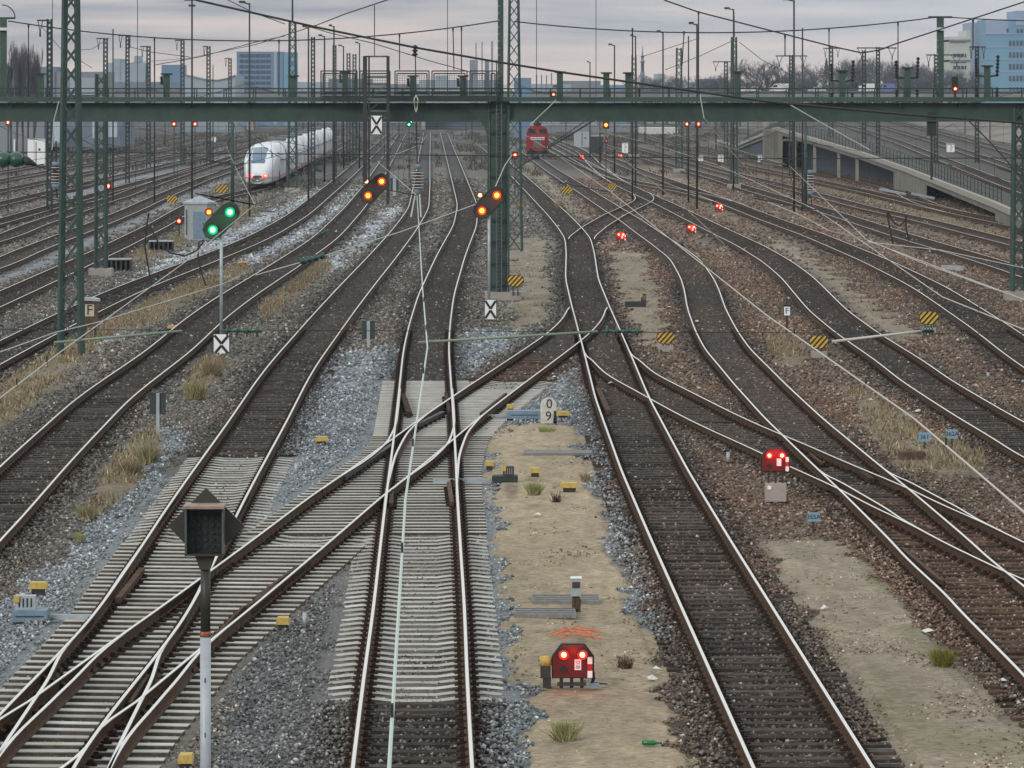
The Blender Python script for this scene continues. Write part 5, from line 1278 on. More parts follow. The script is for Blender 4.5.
def wire_px(pts, D, r, label, m='wire', **kw):
    Ds_ = D if isinstance(D, (list, tuple)) else [D] * len(pts)
    return wire([[P(x, y, d) for (x, y), d in zip(pts, Ds_)]], r, m, label, **kw)
# suspension wires in the sky
def droppers(lst, D, r=.022):
    def f(b, c0):
        for xa, ya, xb, yb in lst:
            b.tube([P(xa, ya, D) - c0, P(xb, yb, D) - c0], r, 'wire', 4); b.bar(P(xa, ya - 1, D) - c0, P(xa, ya + 2.5, D) - c0, .07, 'black')
    return f
def arc(x0, y0, x1, y1, xm, ym, n=20):
    "parabola through three points"
    A = np.array([[x0 * x0, x0, 1], [xm * xm, xm, 1], [x1 * x1, x1, 1]], float); a = np.linalg.solve(A, np.array([y0, ym, y1], float)); xs = np.linspace(x0, x1, n); return [(float(x), float(a[0] * x * x + a[1] * x + a[2])) for x in xs]
wire_px(arc(8, 21, 498, 21, 252, 41), DG, .028, 'upper suspension wire sagging between the left post and the gantry column', extra=(droppers([(28.5, 25, 28.5, 96), (154.5, 38, 154.5, 75), (279, 40.5, 279, 96), (399.5, 35, 399.5, 70), (453, 28.5, 454, 70), (461.5, 28, 461.5, 74)], DG)))
wire_px(arc(514, 21.5, 938, 17, 740, 32.5), DG, .028, 'suspension wire sagging between the gantry column and the right green post', extra=(droppers([(632.5, 29, 632.5, 78), (684, 32, 682, 66), (829, 29, 829, 50), (898, 23, 898, 96)], DG)))
wire_px(arc(944, 17, 1100, 22, 1000, 20), DG, .025, 'upper suspension wire leaving the right green post to the right')
wire_px([(130, 63), (190, 58), (256, 44.5), (317, 25), (345, 14), (390, -1), (430, -14)], [420, 330, 250, 170, 150, 135, 125], .022, 'slanting wire rising from the pale factory over the blue office block')
wire_px([(155, 65), (200, 57), (256, 42), (285, 36)], 300, .03, 'lower slanting wire rising towards the top of the mast beside the express train')
wire_px([(300, 24), (330, 33), (372, 43), (430, 61), (470, 72)], 354, .04, 'wire falling right from the express train mast to the railing cage')
wire_px([(226, -1), (252, 12), (285, 24)], 300, .035, 'short wire entering at the top left and ending at the mast beside the express train')
wire_px([(664, 0), (698, 12), (770, 30.5), (830, 46), (862, 53), (880, 50), (894, 44.5), (960, 23), (1024, 2), (1060, -10)], 150, .028, 'long wire hanging in a V from the top right corners above the wide armed mast', extra=(droppers([(698.5, 12, 698.5, 90), (785, 36, 785, 56), (973, 20, 973, 50)], 150)))
wire_px([(374.5, 5), (374.5, 56)], 168, .02, 'thin vertical wire dropping to the top of the hanging frame')
for x, lab in ((52.5, 'left foreground mast'), (137.5, 'tall black pole, on its left'), (447.5, 'right part of the railing cage'), (536.5, 'red locomotive'), (596, 'glowing orange light')):
    wire_px([(x, -20), (x, 96)], DG - 2, .014, 'faint vertical wire above the ' + lab if 'pole' not in lab else 'faint vertical wire left of the tall black pole')
wire_px([(641, 57), (700, 38)], 445, .035, 'short wire stretched between two lattice masts left of the lamp carrying mast'); wire_px([(739, 42), (762, 60), (790, 74)], 370, .03, 'short wire falling right from the lamp carrying lattice mast')
wire_px([(665, 70), (700, 56), (732, 41)], 370, .03, 'short wire rising to the lamp carrying lattice mast from the left')
wire_px([(130, 47), (150, 52), (190, 57)], 420, .035, 'thin wire drooping behind the hook bracket masts at the left'); wire_px([(41, 26), (60, 48), (92, 68)], 300, .022, 'thin wire falling from the hook bracket mast behind the left foreground mast')
wire_px([(80, 50), (92, 49), (110, 38)], 440, .03, 'thin drooping wire right of the left foreground mast')
# cross-span wires at contact wire height
wire_px([(-120, 151.5), (0, 152), (240, 153.5), (520, 156), (760, 158.5), (1024, 158), (1150, 158)], 170, .022, 'level span wire crossing the whole photo below the girder')
wire_px([(-100, 329), (220, 330.3), (256, 330), (420, 331), (590, 331.5), (655, 332.5), (930, 333), (1150, 335)], 50, .0045, 'thin level span wire crossing the photo at the middle junction')
for D_, z_, lab in ((298, 6.1, 'first'), (352, 6.1, 'second'), (420, 6.2, 'third'), (500, 6.2, 'fourth')):
    xs__ = [-.14 * D_ * i / 8 for i in range(8, -9, -2)]; ps = [Vector((x_, D_, z_)) for x_ in (-.13 * D_, .13 * D_)]; ms_ = [Vector((x_, D_, z_ + 1.6)) for x_ in (-.13 * D_, .13 * D_)]
    def ext(b, c0, D_=D_, z_=z_, ms_=ms_): 
        for i in range(4):
            a0 = Vector((-.13 * D_ + .065 * D_ * i, D_, z_ + 3.2)); a1 = Vector((-.13 * D_ + .065 * D_ * (i + 1), D_, z_ + 3.2)); b.tube([q - c0 for q in sagline(a0, a1, 1.9, 10)], .012, 'wire', 4)
            for u in (.2, .4, .6, .8): c_ = a0.lerp(a1, u); b.bar(Vector((c_.x, D_, z_)) - c0, c_ - Vector((0, 0, 1.9 * 4 * u * (1 - u))) - c0, .012, 'wire')
    wire([ps], .014, 'wire', lab + ' nearest of the far level span wires behind the gantry', group='far span wires behind the gantry', extra=ext)
def armrod(x0, y0, x1, y1, xi0, xi1, label, m='green_steel'):
    D = 49.8; a_ = P(x0, y0, D); t = thing('register_arm', a_, label, 'arm', 'slanting register arms with insulators'); b = MB(); b.tube([(0, 0, 0), P(x1, y1, D) - a_], .016, m, 7); b.build('rod', t)
    b = MB(); rod_insulator(b, P(xi0, y1, D) - a_, P(xi1, y1, D) - a_, .075, 'insul_green', 4, 10, thin=True); b.build('insulator', t)
mat('arm_green', (.20, .26, .20), .5)
armrod(418, 342.5, 598, 331.5, 602, 642, 'long slanting green arm with insulator reaching over the centre track to the middle junction', 'arm_green')
armrod(54, 342.5, 182, 331, 222, 262, 'slanting green arm with insulator ending beside the crossed board sign at the left', 'arm_green')
armrod(832, 341.5, 922, 331, 922, 934, 'slanting pale arm between the two striped signs at the right', 'pale_wire')
wire_px([(-60, 378), (0, 352), (55, 332.5), (97, 322.5), (180, 297), (225, 283), (240, 276)], [36, 40, 46, 49, 60, 68, 70], .006, 'pale bent cable from the left edge past the F marker box', m='pale_wire')
wire_px([(256, 275), (320, 257), (400, 232), (490, 199), (505, 165), (512, 155)], [140, 146, 153, 162, 168, 170], .02, 'pale taut cable rising from the pair of green insulators to the gantry column', m='pale_wire', parts=[('insulator', lambda b, c0: rod_insulator(b, P(300, 262, 144) - c0, P(325, 255, 146) - c0, .13, 'insul_green', 4, 10, True)), ('insulator', lambda b, c0: rod_insulator(b, P(318, 236, 150) - c0, P(328, 231, 150) - c0, .2, 'insul_green', 2, 10, True))])
wire_px([(516, 169), (548, 148), (575, 132), (594, 120)], [165, 168, 170, 171], .035, 'thick dark cable rising right from the gantry column past the red locomotive')
wire_px([(540, 152), (560, 138), (590, 118)], [166, 168, 171], .022, 'thinner dark cable just above the thick one near the red locomotive')
wire_px([(596, 121), (622, 159), (680, 203), (725, 245)], [171, 175, 178, 180], .022, 'pale cable falling right from the girder between the low red signals', m='pale_wire')
wire_px([(700, 95), (704, 118), (730, 150), (757, 180), (782, 195)], [170, 170, 172, 174, 176], .02, 'pale cable falling right from the girder towards the olive post', m='pale_wire')
wire_px([(787, 103), (820, 122), (870, 150)], 172, .02, 'pale cable crossing the girder right of the olive post', m='pale_wire')
wire_px([(963, 115), (990, 142), (1013, 168), (1030, 190)], 168, .03, 'dark slanting cable left of the right edge mast')
wire_px([(530, 125), (548, 108), (556, 100)], 171, .018, 'thin pale cable on the girder above the red locomotive', m='pale_wire')
wire_px([(59, 101), (54, 120), (52, 150)], 172, .02, 'pale cable on the girder beside the left foreground mast', m='pale_wire')
wire_px([(768, 202), (800, 215), (830, 231), (868, 240), (920, 262), (1024, 300)], [70, 70, 70, 75, 70, 60], .007, 'pale curved cable right of the olive post insulator', m='pale_wire')
wire_px([(868, 242), (940, 250), (1024, 268)], 74, .007, 'upper pale cable leading to the right edge mast', m='pale_wire')
# ribbed insulators on posts
def post_insulator(x, y0, y1, D, label, m='insul_brown'):
    t = thing('ribbed_insulator', P(x, y1, D), label, 'insulator', 'ribbed insulators on posts'); c0 = t.location.copy(); b = MB(); n = 6
    for i in range(n):
        ya = y0 + (y1 - y0) * i / n; yb = y0 + (y1 - y0) * (i + .9) / n; ym = (ya + yb) / 2
        b.lathe([(0, .1), (.4, .2), (.6, .2), (1, .1)], P(x, ya, D) - c0, P(x, yb, D) - c0, m, 10); b.lathe([(0, .205), (1, .205)], P(x, ym, D) - c0, P(x, ym + (y1 - y0) * .03, D) - c0, 'porcelain', 10)
    b.build('ribs', t)
    for q_ in ([P(x, y0 - 4, D) - c0, P(x, y0, D) - c0], [P(x, y1, D) - c0, P(x, y1 + 4, D) - c0]): b = MB(); b.tube(q_, .17, 'blue_box', 8); b.build('cap', t)
    for q_ in ([P(x, y0 - 25, D) - c0, P(x, y0 - 4, D) - c0], [P(x, y1 + 4, D) - c0, P(x + 1.5, y1 + 14, D) - c0]): b = MB(); b.tube(q_, .035, 'wire', 5); b.build('hanger', t)
post_insulator(56, 166, 184, 165, 'ribbed insulator with blue caps left of the left foreground mast')
post_insulator(810.5, 174, 191, 240, 'ribbed insulator with blue caps hanging at the olive green post')
for x, r_, lab in ((3, .42, 'large green ball shaped insulator cut by the left edge'), (16, .40, 'large green ball shaped insulator, right one of the pair at the left edge')):
    D = 120; t = thing('ball_insulator', P(x, 160, D), lab, 'insulator', 'large green insulators at the left edge'); b = MB()
    b.lathe([(0, .08), (.1, .17), (.3, .22), (.5, .235), (.7, .22), (.9, .17), (1, .08)], (-.2, 0, 0), (.22, 0, .03), 'insul_green', 16); b.lathe([(0, .1), (.3, .13), (1, .03)], (.2, 0, .02), (.6, 0, -.14), 'green_dark', 10); b.build('ball', t)
wire_px([(-40, 158), (0, 160), (24, 163), (60, 172)], 120, .02, 'short dark cable carrying the green ball insulators at the left edge')
# drooping black cables
def droop(pts, D, label):
    wire_px(pts, D, .022, label, m='black', name='drooping_cable', group='drooping black cables')
droop([(893, 245), (890, 230), (887, 213), (888, 212), (893, 222), (900, 226), (905, 221), (906, 216), (906, 228), (909, 241)], 90, 'black cable drooping in a loop between two short stays at the right')
droop([(149, 213), (146, 230), (145, 248), (149, 272), (152, 290)], 100, 'black cable hanging down left of the relay hut')
droop([(150, 226), (158, 242), (170, 253), (185, 256), (196, 251), (203, 243), (204, 240), (199, 242), (198, 256), (201, 272), (206, 286)], 100, 'black cable sagging in a long bow in front of the relay hut')
# ------------------------------------------------------------ road bridge and its traffic, far behind
mat('deck_grey', (.20, .21, .22), .8, 0, .2, .2)
DR = 1000.0; t = thing('road_bridge', (0, DR, 0), 'long pale road bridge in the distance carrying vans and cars', 'bridge')
zr = H - (93 - YH) * DR / F
b = MB(); b.box((0, 6, zr - .6), (420, 14, 1.2), 'deck_grey'); b.build('deck', t)
b = MB(); b.box((0, -1.2, zr + .25), (420, .12, .5), 'steel'); b.box((0, -1.2, zr + .9), (420, .1, .1), 'steel')
for i in range(140): b.box((-210 + i * 3, -1.2, zr + .5), (.12, .12, .9), 'steel')
b.build('railing', t)
for i in range(10):
    b = MB(); b.box((-190 + i * 42, 6, (zr - 1.2) / 2 - .2), (1.6, 8, zr - .9), 'concrete'); b.build('pier', t)
def vehicle(x, label, L=5.0, hgt=2.0, col=(.7, .7, .72), kind='van', D=DR, m=None):
    k = D / F; X = (x - 512) * k; t = thing(kind, (X, D + 4, zr), label, kind, 'vehicles on the road bridge'); m = 'paint_%d' % len(MATS); mat(m, col, .3)
    if kind == 'van': prof = [(-L / 2, .4), (L / 2, .4), (L / 2, hgt), (-L * .22, hgt), (-L * .38, hgt * .62), (-L / 2, hgt * .5)]
    elif kind == 'truck': prof = [(-L / 2, .4), (L / 2, .4), (L / 2, hgt), (-L * .25, hgt), (-L * .26, hgt * .8), (-L / 2, hgt * .75)]
    else: prof = [(-L / 2, .3), (L / 2, .3), (L / 2, .85), (L * .36, .95), (L * .22, hgt), (-L * .12, hgt), (-L * .28, .95), (-L / 2, .8)]
    b = MB(); b.prism(prof, 1.8, m, Matrix()); b.build('body', t)
    b = MB()
    if kind == 'car': b.prism([(-L * .24, .97), (L * .3, .97), (L * .2, hgt - .08), (-L * .11, hgt - .08)], 1.83, 'train_glass', Matrix())
    else: b.prism([(-L * .36, hgt * .62), (-L * .1, hgt * .62), (-L * .1, hgt * .88), (-L * .24, hgt * .9)], 1.83, 'train_glass', Matrix())
    b.build('window', t)
    for s in (-.32, .32):
        b = MB(); b.tube([(s * L, -.95, .33), (s * L, .95, .33)], .33, 'black', 12); b.build('wheel', t)
vehicle(780, 'white van on the road bridge left of the dark conifer', 4.6, 2.3)
vehicle(818, 'silver car on the road bridge right of the white van', 4.4, 1.45, (.5, .52, .55), 'car')
vehicle(868, 'white box truck on the road bridge among the bare trees', 3.8, 2.3, kind='truck')
vehicle(889, 'blue van on the road bridge right of the white box truck', 3.4, 2.3, (.10, .16, .40))
vehicle(742, 'white car on the road bridge right of the lamp carrying mast', 3.6, 1.5, kind='car')
vehicle(755, 'second white car on the road bridge right of the lamp carrying mast', 3.2, 1.5, (.6, .62, .66), 'car')
vehicle(148, 'dark car on the road bridge below the pale factory', 4.3, 1.4, (.06, .07, .10), 'car')
vehicle(220, 'silver car on the road bridge left of the blue office block', 4.3, 1.45, (.6, .62, .66), 'car')
vehicle(690, 'blue car on the road bridge left of the lamp carrying mast', 4.2, 1.5, (.10, .18, .42), 'car')
vehicle(560, 'small grey truck on the road bridge above the red locomotive', 5.5, 2.2, (.3, .34, .4), kind='truck')
# ------------------------------------------------------------ buildings on the horizon
mat('office_blue', (.13, .22, .35), .5, 0, .12, .05); mat('office_blue2', (.15, .31, .44), .5, 0, .1, .05); mat('office_lilac', (.28, .35, .50), .6, 0, .1, .05); mat('office_pale', (.52, .53, .50), .7, 0, .1, .05)
mat('window_dark', (.06, .09, .14), .2); mat('factory', (.30, .36, .42), .7, 0, .15, .05); mat('shed_blue', (.15, .19, .25), .8, 0, .2, .05); mat('shed_grey', (.20, .22, .25), .8, 0, .2, .05); mat('pale_door', (.42, .50, .58), .7)
def building(name, label, D, boxes, wins=(), cat='building'):
    xs_ = [v for bx in boxes for v in (bx[0], bx[1])]; X = ((min(xs_) + max(xs_)) / 2 - 512) * D / F; t = thing(name, (X, D, 0), label, cat); k = D / F
    for i, (x0, x1, yt, yb, m_, dp, part) in enumerate(boxes):
        z1 = H - (yt - YH) * k; z0 = H - (yb - YH) * k if yb else -.5; b = MB(); b.box((((x0 + x1) / 2 - 512) * k - X, dp + .02 * i, (z0 + z1) / 2), ((x1 - x0) * k, 20, z1 - z0), m_); b.build(part, t)
    for (x0, x1, y0, y1, m_, dp) in wins:
        b = MB(); w_ = (x1 - x0) * k; h_ = (y1 - y0) * k; b.box((((x0 + x1) / 2 - 512) * k - X, dp - 10.05, H - ((y0 + y1) / 2 - YH) * k), (w_, .2, h_), m_)
        b.build('window', t)
    return t
wn = []
for r_ in range(5):
    y = 41 + r_ * 11.6
    for i in range(7): wn.append((1004.5 + i * 3.6, 1006.8 + i * 3.6, y, y + 5.4, 'window_dark', 0))
for i in range(5): wn.append((1012 + i * 3.6, 1014.4 + i * 3.6, 29.5, 33.5, 'window_dark', 0))
for x in (1003, ): wn.append((1002, 1004, 29, 33, 'window_dark', 0))
for r_ in range(3):
    for i in range(8): wn.append((950 + i * 3.8, 953 + i * 3.8, 54 + r_ * 12, 57.5 + r_ * 12, 'window_dark', 2))
building('office_building', 'tall blue office block with window rows at the top right corner', 1100, [(981, 1060, 20, None, 'office_blue2', 0, 'wall'), (981.4, 1004, 20.3, 34, 'office_lilac', -.1, 'upper_wall'), (1011, 1059, 11.5, 26, 'office_lilac', -.3, 'roof_storey'), (980.7, 1061, 34, 35, 'office_lilac', -.25, 'ledge'), (980.7, 1061, 47, 48, 'office_lilac', -.25, 'ledge'), (980.7, 1061, 59, 60, 'office_lilac', -.25, 'ledge'), (980.7, 1061, 71, 72, 'office_lilac', -.25, 'ledge')], wn[:41])
wn2 = wn[41:]
building('office_building', 'pale stepped office block directly left of the tall blue one', 1120, [(946, 981, 37, None, 'office_pale', 2, 'wall'), (967, 980.5, 23, None, 'office_lilac', 1, 'stair_tower'), (963, 968, 31, None, 'office_pale', 1.5, 'wall'), (946, 982, 40, 42, 'shed_grey', 1.2, 'ledge'), (946, 982, 60, 62, 'shed_grey', 1.2, 'ledge')], wn2)
ww = [(242 + i * 5.2, 246.6 + i * 5.2, 54.5 + j * 5.4, 57.6 + j * 5.4, 'office_lilac' if False else 'window_dark', 0) for j in range(7) for i in range(6)]
building('office_building', 'blue glass office block rising behind the express train mast', 1150, [(239, 285, 52, None, 'office_blue', 0, 'wall'), (284.5, 296, 52.5, None, 'office_blue2', .3, 'side_wall'), (276, 279, 52, None, 'factory', -.3, 'pale_strip')], ww)
building('factory', 'pale blue factory with a raised block behind the hook bracket masts', 1300, [(109, 148, 63, None, 'factory', 0, 'wall'), (117, 123, 59, None, 'factory', -.3, 'tower'), (137, 140, 56, None, 'factory', .2, 'chimney'), (164, 184, 65, None, 'office_blue', .5, 'wall'), (109, 240, 82, None, 'shed_blue', -.8, 'hall')])
building('warehouse', 'long dark blue hall at the far left behind the poplars', 900, [(-60, 60, 67, None, 'shed_blue', 0, 'wall'), (60, 110, 72, None, 'shed_grey', .4, 'wall'), (75, 100, 78, 95, 'factory', -.3, 'front')])
t = thing('hall', ((208 - 512) * 950 / F, 950, 0), 'low grey hall with concave arched roof left of the blue office block', 'building'); k = 950 / F; b = MB()
prof = [((x - 208) * k, H - (y - YH) * k) for x, y in [(188, 100), (188, 75), (196, 77), (208, 80), (222, 81), (232, 79), (240, 76), (240, 100)]]; prof = [(p_[0], p_[1] if i not in (0, 7) else -.5) for i, p_ in enumerate(prof)]; b.prism(prof, 30, 'factory', Matrix()); b.build('wall', t)
b = MB(); 
for i in range(1, 6): b.bar((prof[i][0], -15.1, prof[i][1] + .1), (prof[i + 1][0], -15.1, prof[i + 1][1] + .1), .3, 'shed_blue')
b.build('roof_edge', t)
building('chimney_block', 'grey power station block with a low hall behind the right end of the railing cage', 1600, [(470, 477.5, 60, None, 'shed_grey', 0, 'wall'), (485, 489, 60, None, 'shed_blue', 0, 'wall'), (466, 500, 80, None, 'factory', .5, 'hall')])
for x, yt, lab in ((476, 43, 'left one of three thin chimneys beside the gantry column'), (482, 42, 'middle one of three thin chimneys beside the gantry column'), (492, 41, 'thickest chimney, nearest the gantry column')):
    k = 1500 / F; t = thing('chimney', ((x - 512) * k, 1500, 0), lab, 'chimney', 'thin chimneys beside the gantry column'); b = MB(); b.tube([(0, 0, 0), (0, 0, H - (yt - YH) * k)], .30 if x < 490 else .42, 'shed_grey', 10, .24 if x < 490 else .36); b.build('shaft', t)
for i, x in enumerate((536.5, 541.5, 546.5, 551.5)):
    k = 1200 / F; t = thing('chimney', ((x - 512) * k, 1200, 0), ['first', 'second', 'third', 'fourth'][i] + ' from the left of the four short chimneys above the red locomotive', 'chimney', 'short chimneys above the red locomotive'); b = MB(); b.tube([(0, 0, 0), (0, 0, H - (75 - YH - (i == 3) * 2) * k)], .2, 'shed_blue', 8); b.build('shaft', t)
building('warehouse', 'small blue flat roofed block right of the gantry column', 800, [(514, 531, 78, None, 'office_blue', 0, 'wall')])
building('row_of_houses', 'low bluish row of roofs on the horizon above the red locomotive', 1250, [(530, 560, 84, None, 'factory', 0, 'wall'), (562, 600, 81, None, 'shed_grey', .4, 'wall'), (600, 626, 85, None, 'office_blue', .2, 'wall'), (645, 700, 82, None, 'factory', .7, 'wall'), (655, 664, 74, None, 'factory', .3, 'tower'), (696, 722, 79, None, 'office_blue', .3, 'wall')])
building('row_of_houses', 'low bluish row of roofs on the horizon behind the railing cage', 1350, [(296, 330, 82, None, 'factory', 0, 'wall'), (330, 372, 79, None, 'shed_blue', .5, 'wall'), (372, 420, 84, None, 'shed_grey', .2, 'wall'), (420, 468, 80, None, 'factory', .4, 'wall'), (436, 448, 76, None, 'factory', .1, 'tower')])
k = 1300 / F; t = thing('church_tower', ((642.5 - 512) * k, 1300, 0), 'slim dark church tower with pointed top left of the tall lattice masts', 'tower'); b = MB(); z = lambda y: H - (y - YH) * k
b.lathe([(0, .5), (.35, .5), (.36, .8), (.4, .8), (.41, .45), (.55, .4), (.56, .62), (.6, .6), (.62, .3), (1, .04)], (0, 0, z(72)), (0, 0, z(45)), 'shed_grey', 8); b.box((0, 0, z(72) / 2), (1.4, 1.4, z(72)), 'shed_grey'); b.build('tower', t)
# halls seen under the girder at the far left
building('warehouse', 'long low grey hall under the girder at the far left', 620, [(-40, 52, 116, 151, 'shed_grey', 0, 'wall'), (52, 128, 116, 146, 'shed_blue', .5, 'wall')], [])
for x0, x1, y0, y1, lab in ((54, 62, 121, 143, 'pale blue gate left of the left foreground mast under the girder'), (92.5, 95, 121, 138, 'narrow pale panel left of the second green mast under the girder'), (108.5, 117, 121, 137, 'pale blue gate right of the second green mast under the girder')):
    k = 608 / F; t = thing('gate', (((x0 + x1) / 2 - 512) * k, 608, 0), lab, 'gate'); b = MB(); za, zc_ = H - (y1 - YH) * k, H - (y0 - YH) * k; b.box((0, 0, (za + zc_) / 2), ((x1 - x0) * k, .3, zc_ - za), 'pale_door'); b.build('panel', t)
    b = MB(); b.box((0, -.17, zc_), ((x1 - x0) * k + .2, .1, .12), 'dark_metal'); b.build('frame', t)
# distant wall and rail vehicles under the girder
building('boundary_wall', 'low pale boundary wall in the distance under the girder right of centre', 900, [(640, 676, 127.5, None, 'office_pale', 0, 'wall')], cat='wall')
building('boundary_wall', 'low dark boundary wall in the distance under the girder above the locomotive', 950, [(508, 640, 124.5, None, 'shed_grey', 0, 'wall')], cat='wall')
ordn = ['first', 'second', 'third', 'fourth', 'fifth', 'sixth', 'seventh', 'eighth', 'ninth', 'tenth', 'eleventh', 'twelfth', 'thirteenth', 'fourteenth', 'fifteenth', 'sixteenth', 'seventeenth', 'eighteenth', 'nineteenth', 'twentieth', 'twenty first', 'twenty second', 'twenty third']
for j, (x, yt, yb_) in enumerate(sorted([(303, 100, 150), (318, 104, 146), (334, 100, 160), (342, 106, 143), (357, 104, 140), (399, 108, 138), (437, 104, 131), (442, 106, 129), (466, 108, 134), (472, 104, 140), (527, 104, 132), (566, 100, 141), (600, 108, 165), (645, 104, 144), (716, 104, 150), (748, 104, 152), (852, 104, 132), (916, 104, 134), (965, 104, 150), (990, 104, 156), (150, 104, 141), (165, 108, 146), (80, 104, 150)])):
    t, _ = pole(x, yb_, yt, .10, ordn[j] + ' from the left of the thin dark masts under the girder'); t['group'] = 'thin dark masts under the girder'
building('boundary_wall', 'low dark shed roofs in the distance under the girder left of the column', 1020, [(300, 420, 122.5, None, 'shed_grey', 0, 'wall'), (425, 484, 120, None, 'shed_blue', .6, 'wall')], cat='wall')
# ------------------------------------------------------------ bare trees on the horizon
mat('bark', (.075, .072, .076), .95)
mat('twigs', (.095, .094, .108), .95)  # lightened: distance haze is put into the twig colour
def bare_tree(seed, h=10.0, upright=False):
    R_ = random.Random(seed); b = MB(); tw = MB()
    def grow(p, d, L_, r, lev):
        q = p + d * L_; (b if lev < 2 else tw).tube([p, q], r, 'bark' if lev < 2 else 'twigs', 4 if lev < 2 else 3, r * .65, cap=False)
        if lev >= 5: return
        n = 4 if lev else 7
        for i in range(n):
            s = R_.uniform(.45, 1.0); a = R_.uniform(0, 6.28); sp = (.35 if upright else .75) * R_.uniform(.6, 1.3)
            nd = (d + Vector((math.cos(a) * sp, math.sin(a) * sp, R_.uniform(0, .35) + (.5 if upright else 0)))).normalized(); grow(p + d * L_ * s, nd, L_ * R_.uniform(.55, .75), max(r * .5, .012), lev + 1)
    grow(Vector((0, 0, 0)), Vector((0, 0, 1)), h * (.42 if upright else .34), h * .022, 0)
    return b.mesh('trunk'), tw.mesh('crown')
TM = [bare_tree(s) for s in (1, 2, 3)] + [bare_tree(9, upright=True)]
for m_ in TM: print('tree', len(m_[1].polygons))
def tree(i, x, D, hpx_top, label, group, wide=1.0, name='bare_tree'):
    k = D / F; z1 = H - (hpx_top - YH) * k; ref = max(v.co.z for v in TM[i][1].vertices); s = (z1 + .4) / ref
    t = thing(name, ((x - 512) * k, D, -.4), label, 'tree', group, rz=random.uniform(0, 6.28))
    for nm, me in (('trunk', TM[i][0]), ('crown', TM[i][1])):
        o = bpy.data.objects.new(nm, me); COL.objects.link(o); o.parent = t; o.scale = (s * wide, s * wide, s)
for j, (x, yt) in enumerate([(11, 44), (17, 38), (23, 42), (28, 40), (34, 42)]):
    tree(3, x, 520 + j * 4, yt, ['leftmost poplar', 'tallest poplar', 'middle poplar', 'fourth poplar', 'rightmost poplar'][j] + ' of the bare row at the far left', 'row of bare poplars', .55, 'poplar')
xs_ = [(752, 62), (764, 57), (775, 66), (787, 60), (799, 66), (812, 61), (838, 63), (848, 59), (860, 56), (870, 54), (882, 57), (893, 55), (903, 62), (914, 60), (924, 60), (935, 63), (950, 66), (963, 68), (975, 67), (740, 70), (722, 74)]
ordn = ['first', 'second', 'third', 'fourth', 'fifth', 'sixth', 'seventh', 'eighth', 'ninth', 'tenth', 'eleventh', 'twelfth', 'thirteenth', 'fourteenth', 'fifteenth', 'sixteenth', 'seventeenth', 'eighteenth', 'nineteenth', 'twentieth', 'twenty first']
for j, (x, yt) in enumerate(sorted(xs_)): tree(j % 3, x, 1040 + (j * 37) % 80, yt, ordn[j] + ' from the left of the bare trees behind the vans', 'bare trees behind the vans', 1.15)
for j, x in enumerate((645, 655, 667, 679, 690, 706, 716)): tree(j % 3, x, 1180 + (j * 23) % 40, 72 + (j * 5) % 7, ordn[j] + ' from the left of the low bare trees around the church tower', 'low bare trees around the church tower', 1.1)
for j, x in enumerate((48, 57, 66, 78, 88, 97)): tree(j % 3, x, 1000, 74 + j % 3, ordn[j] + ' from the left of the low bare trees behind the left foreground mast', 'low bare trees behind the left mast', 1.1)
# dark conifer
mat('needles', (.030, .040, .045), .95)
k = 1030 / F; t = thing('conifer', ((826.5 - 512) * k, 1030, -.4), 'single dark pointed conifer between the bare trees', 'tree'); b = MB(); z1 = H - (56 - YH) * k
for i in range(900):
    u = random.random() ** .8; z = z1 * (1 - u * .85); r_ = 3.3 * u; a = random.uniform(0, 6.28); rr = r_ * random.uniform(.5, 1.05); p_ = Vector((rr * math.cos(a), rr * math.sin(a), z)); s = .35
    b.add([p_, p_ + Vector((random.uniform(-s, s), random.uniform(-s, s), -s)), p_ + Vector((random.uniform(-s, s), random.uniform(-s, s), -s * .5))], [(0, 1, 2)], 'needles')
b.build('crown', t); b = MB(); b.tube([(0, 0, 0), (0, 0, z1 * .9)], .25, 'bark', 6, .05); b.build('trunk', t)

# ------------------------------------------------------------ dry grass, weeds and tufts
def blades(name, X, D, hmin, hmax, col, spread, parent=None, label=None, kind='stuff', w=.012, lean=.35):
    n = len(X); a = rng.uniform(0, 6.28, n); h_ = rng.uniform(hmin, hmax, n); lx = rng.normal(0, lean, n) * h_; ly = rng.normal(0, lean, n) * h_; wx = w * rng.uniform(.6, 1.6, n)
    z0 = GZ + .02 if parent is None else 0
    co = np.stack([np.stack([X - wx, D, np.full(n, z0)], -1), np.stack([X + wx, D, np.full(n, z0)], -1), np.stack([X + lx, D + ly, z0 + h_], -1)], 1)
    me = bpy.data.meshes.new(name); me.vertices.add(n * 3); me.vertices.foreach_set('co', co.astype(np.float32).ravel()); me.loops.add(n * 3); me.loops.foreach_set('vertex_index', np.arange(n * 3, dtype=np.int32)); me.polygons.add(n)
    me.polygons.foreach_set('loop_start', np.arange(0, n * 3, 3, dtype=np.int32)); me.polygons.foreach_set('loop_total', np.full(n, 3, np.int32))
    c = np.array(col)[rng.integers(0, len(col), n)] * np.exp(rng.normal(0, .3, (n, 1))); cc = np.ones((n, 3, 4)); cc[..., :3] = np.clip(c, 0, .7)[:, None]
    at = me.color_attributes.new('Col', 'FLOAT_COLOR', 'POINT'); at.data.foreach_set('color', cc.astype(np.float32).ravel()); me.materials.append(bpy.data.materials['ballast_stone']); me.update(calc_edges=True)
    o = bpy.data.objects.new(name, me); COL.objects.link(o)
    if parent is not None: o.parent = parent
    elif label: tag(o, label, 'grass', kind=kind)
    return o
tan = [(.26, .205, .13), (.21, .155, .10), (.14, .095, .065), (.20, .19, .10), (.30, .25, .17)]
Xg, Dg = [], []
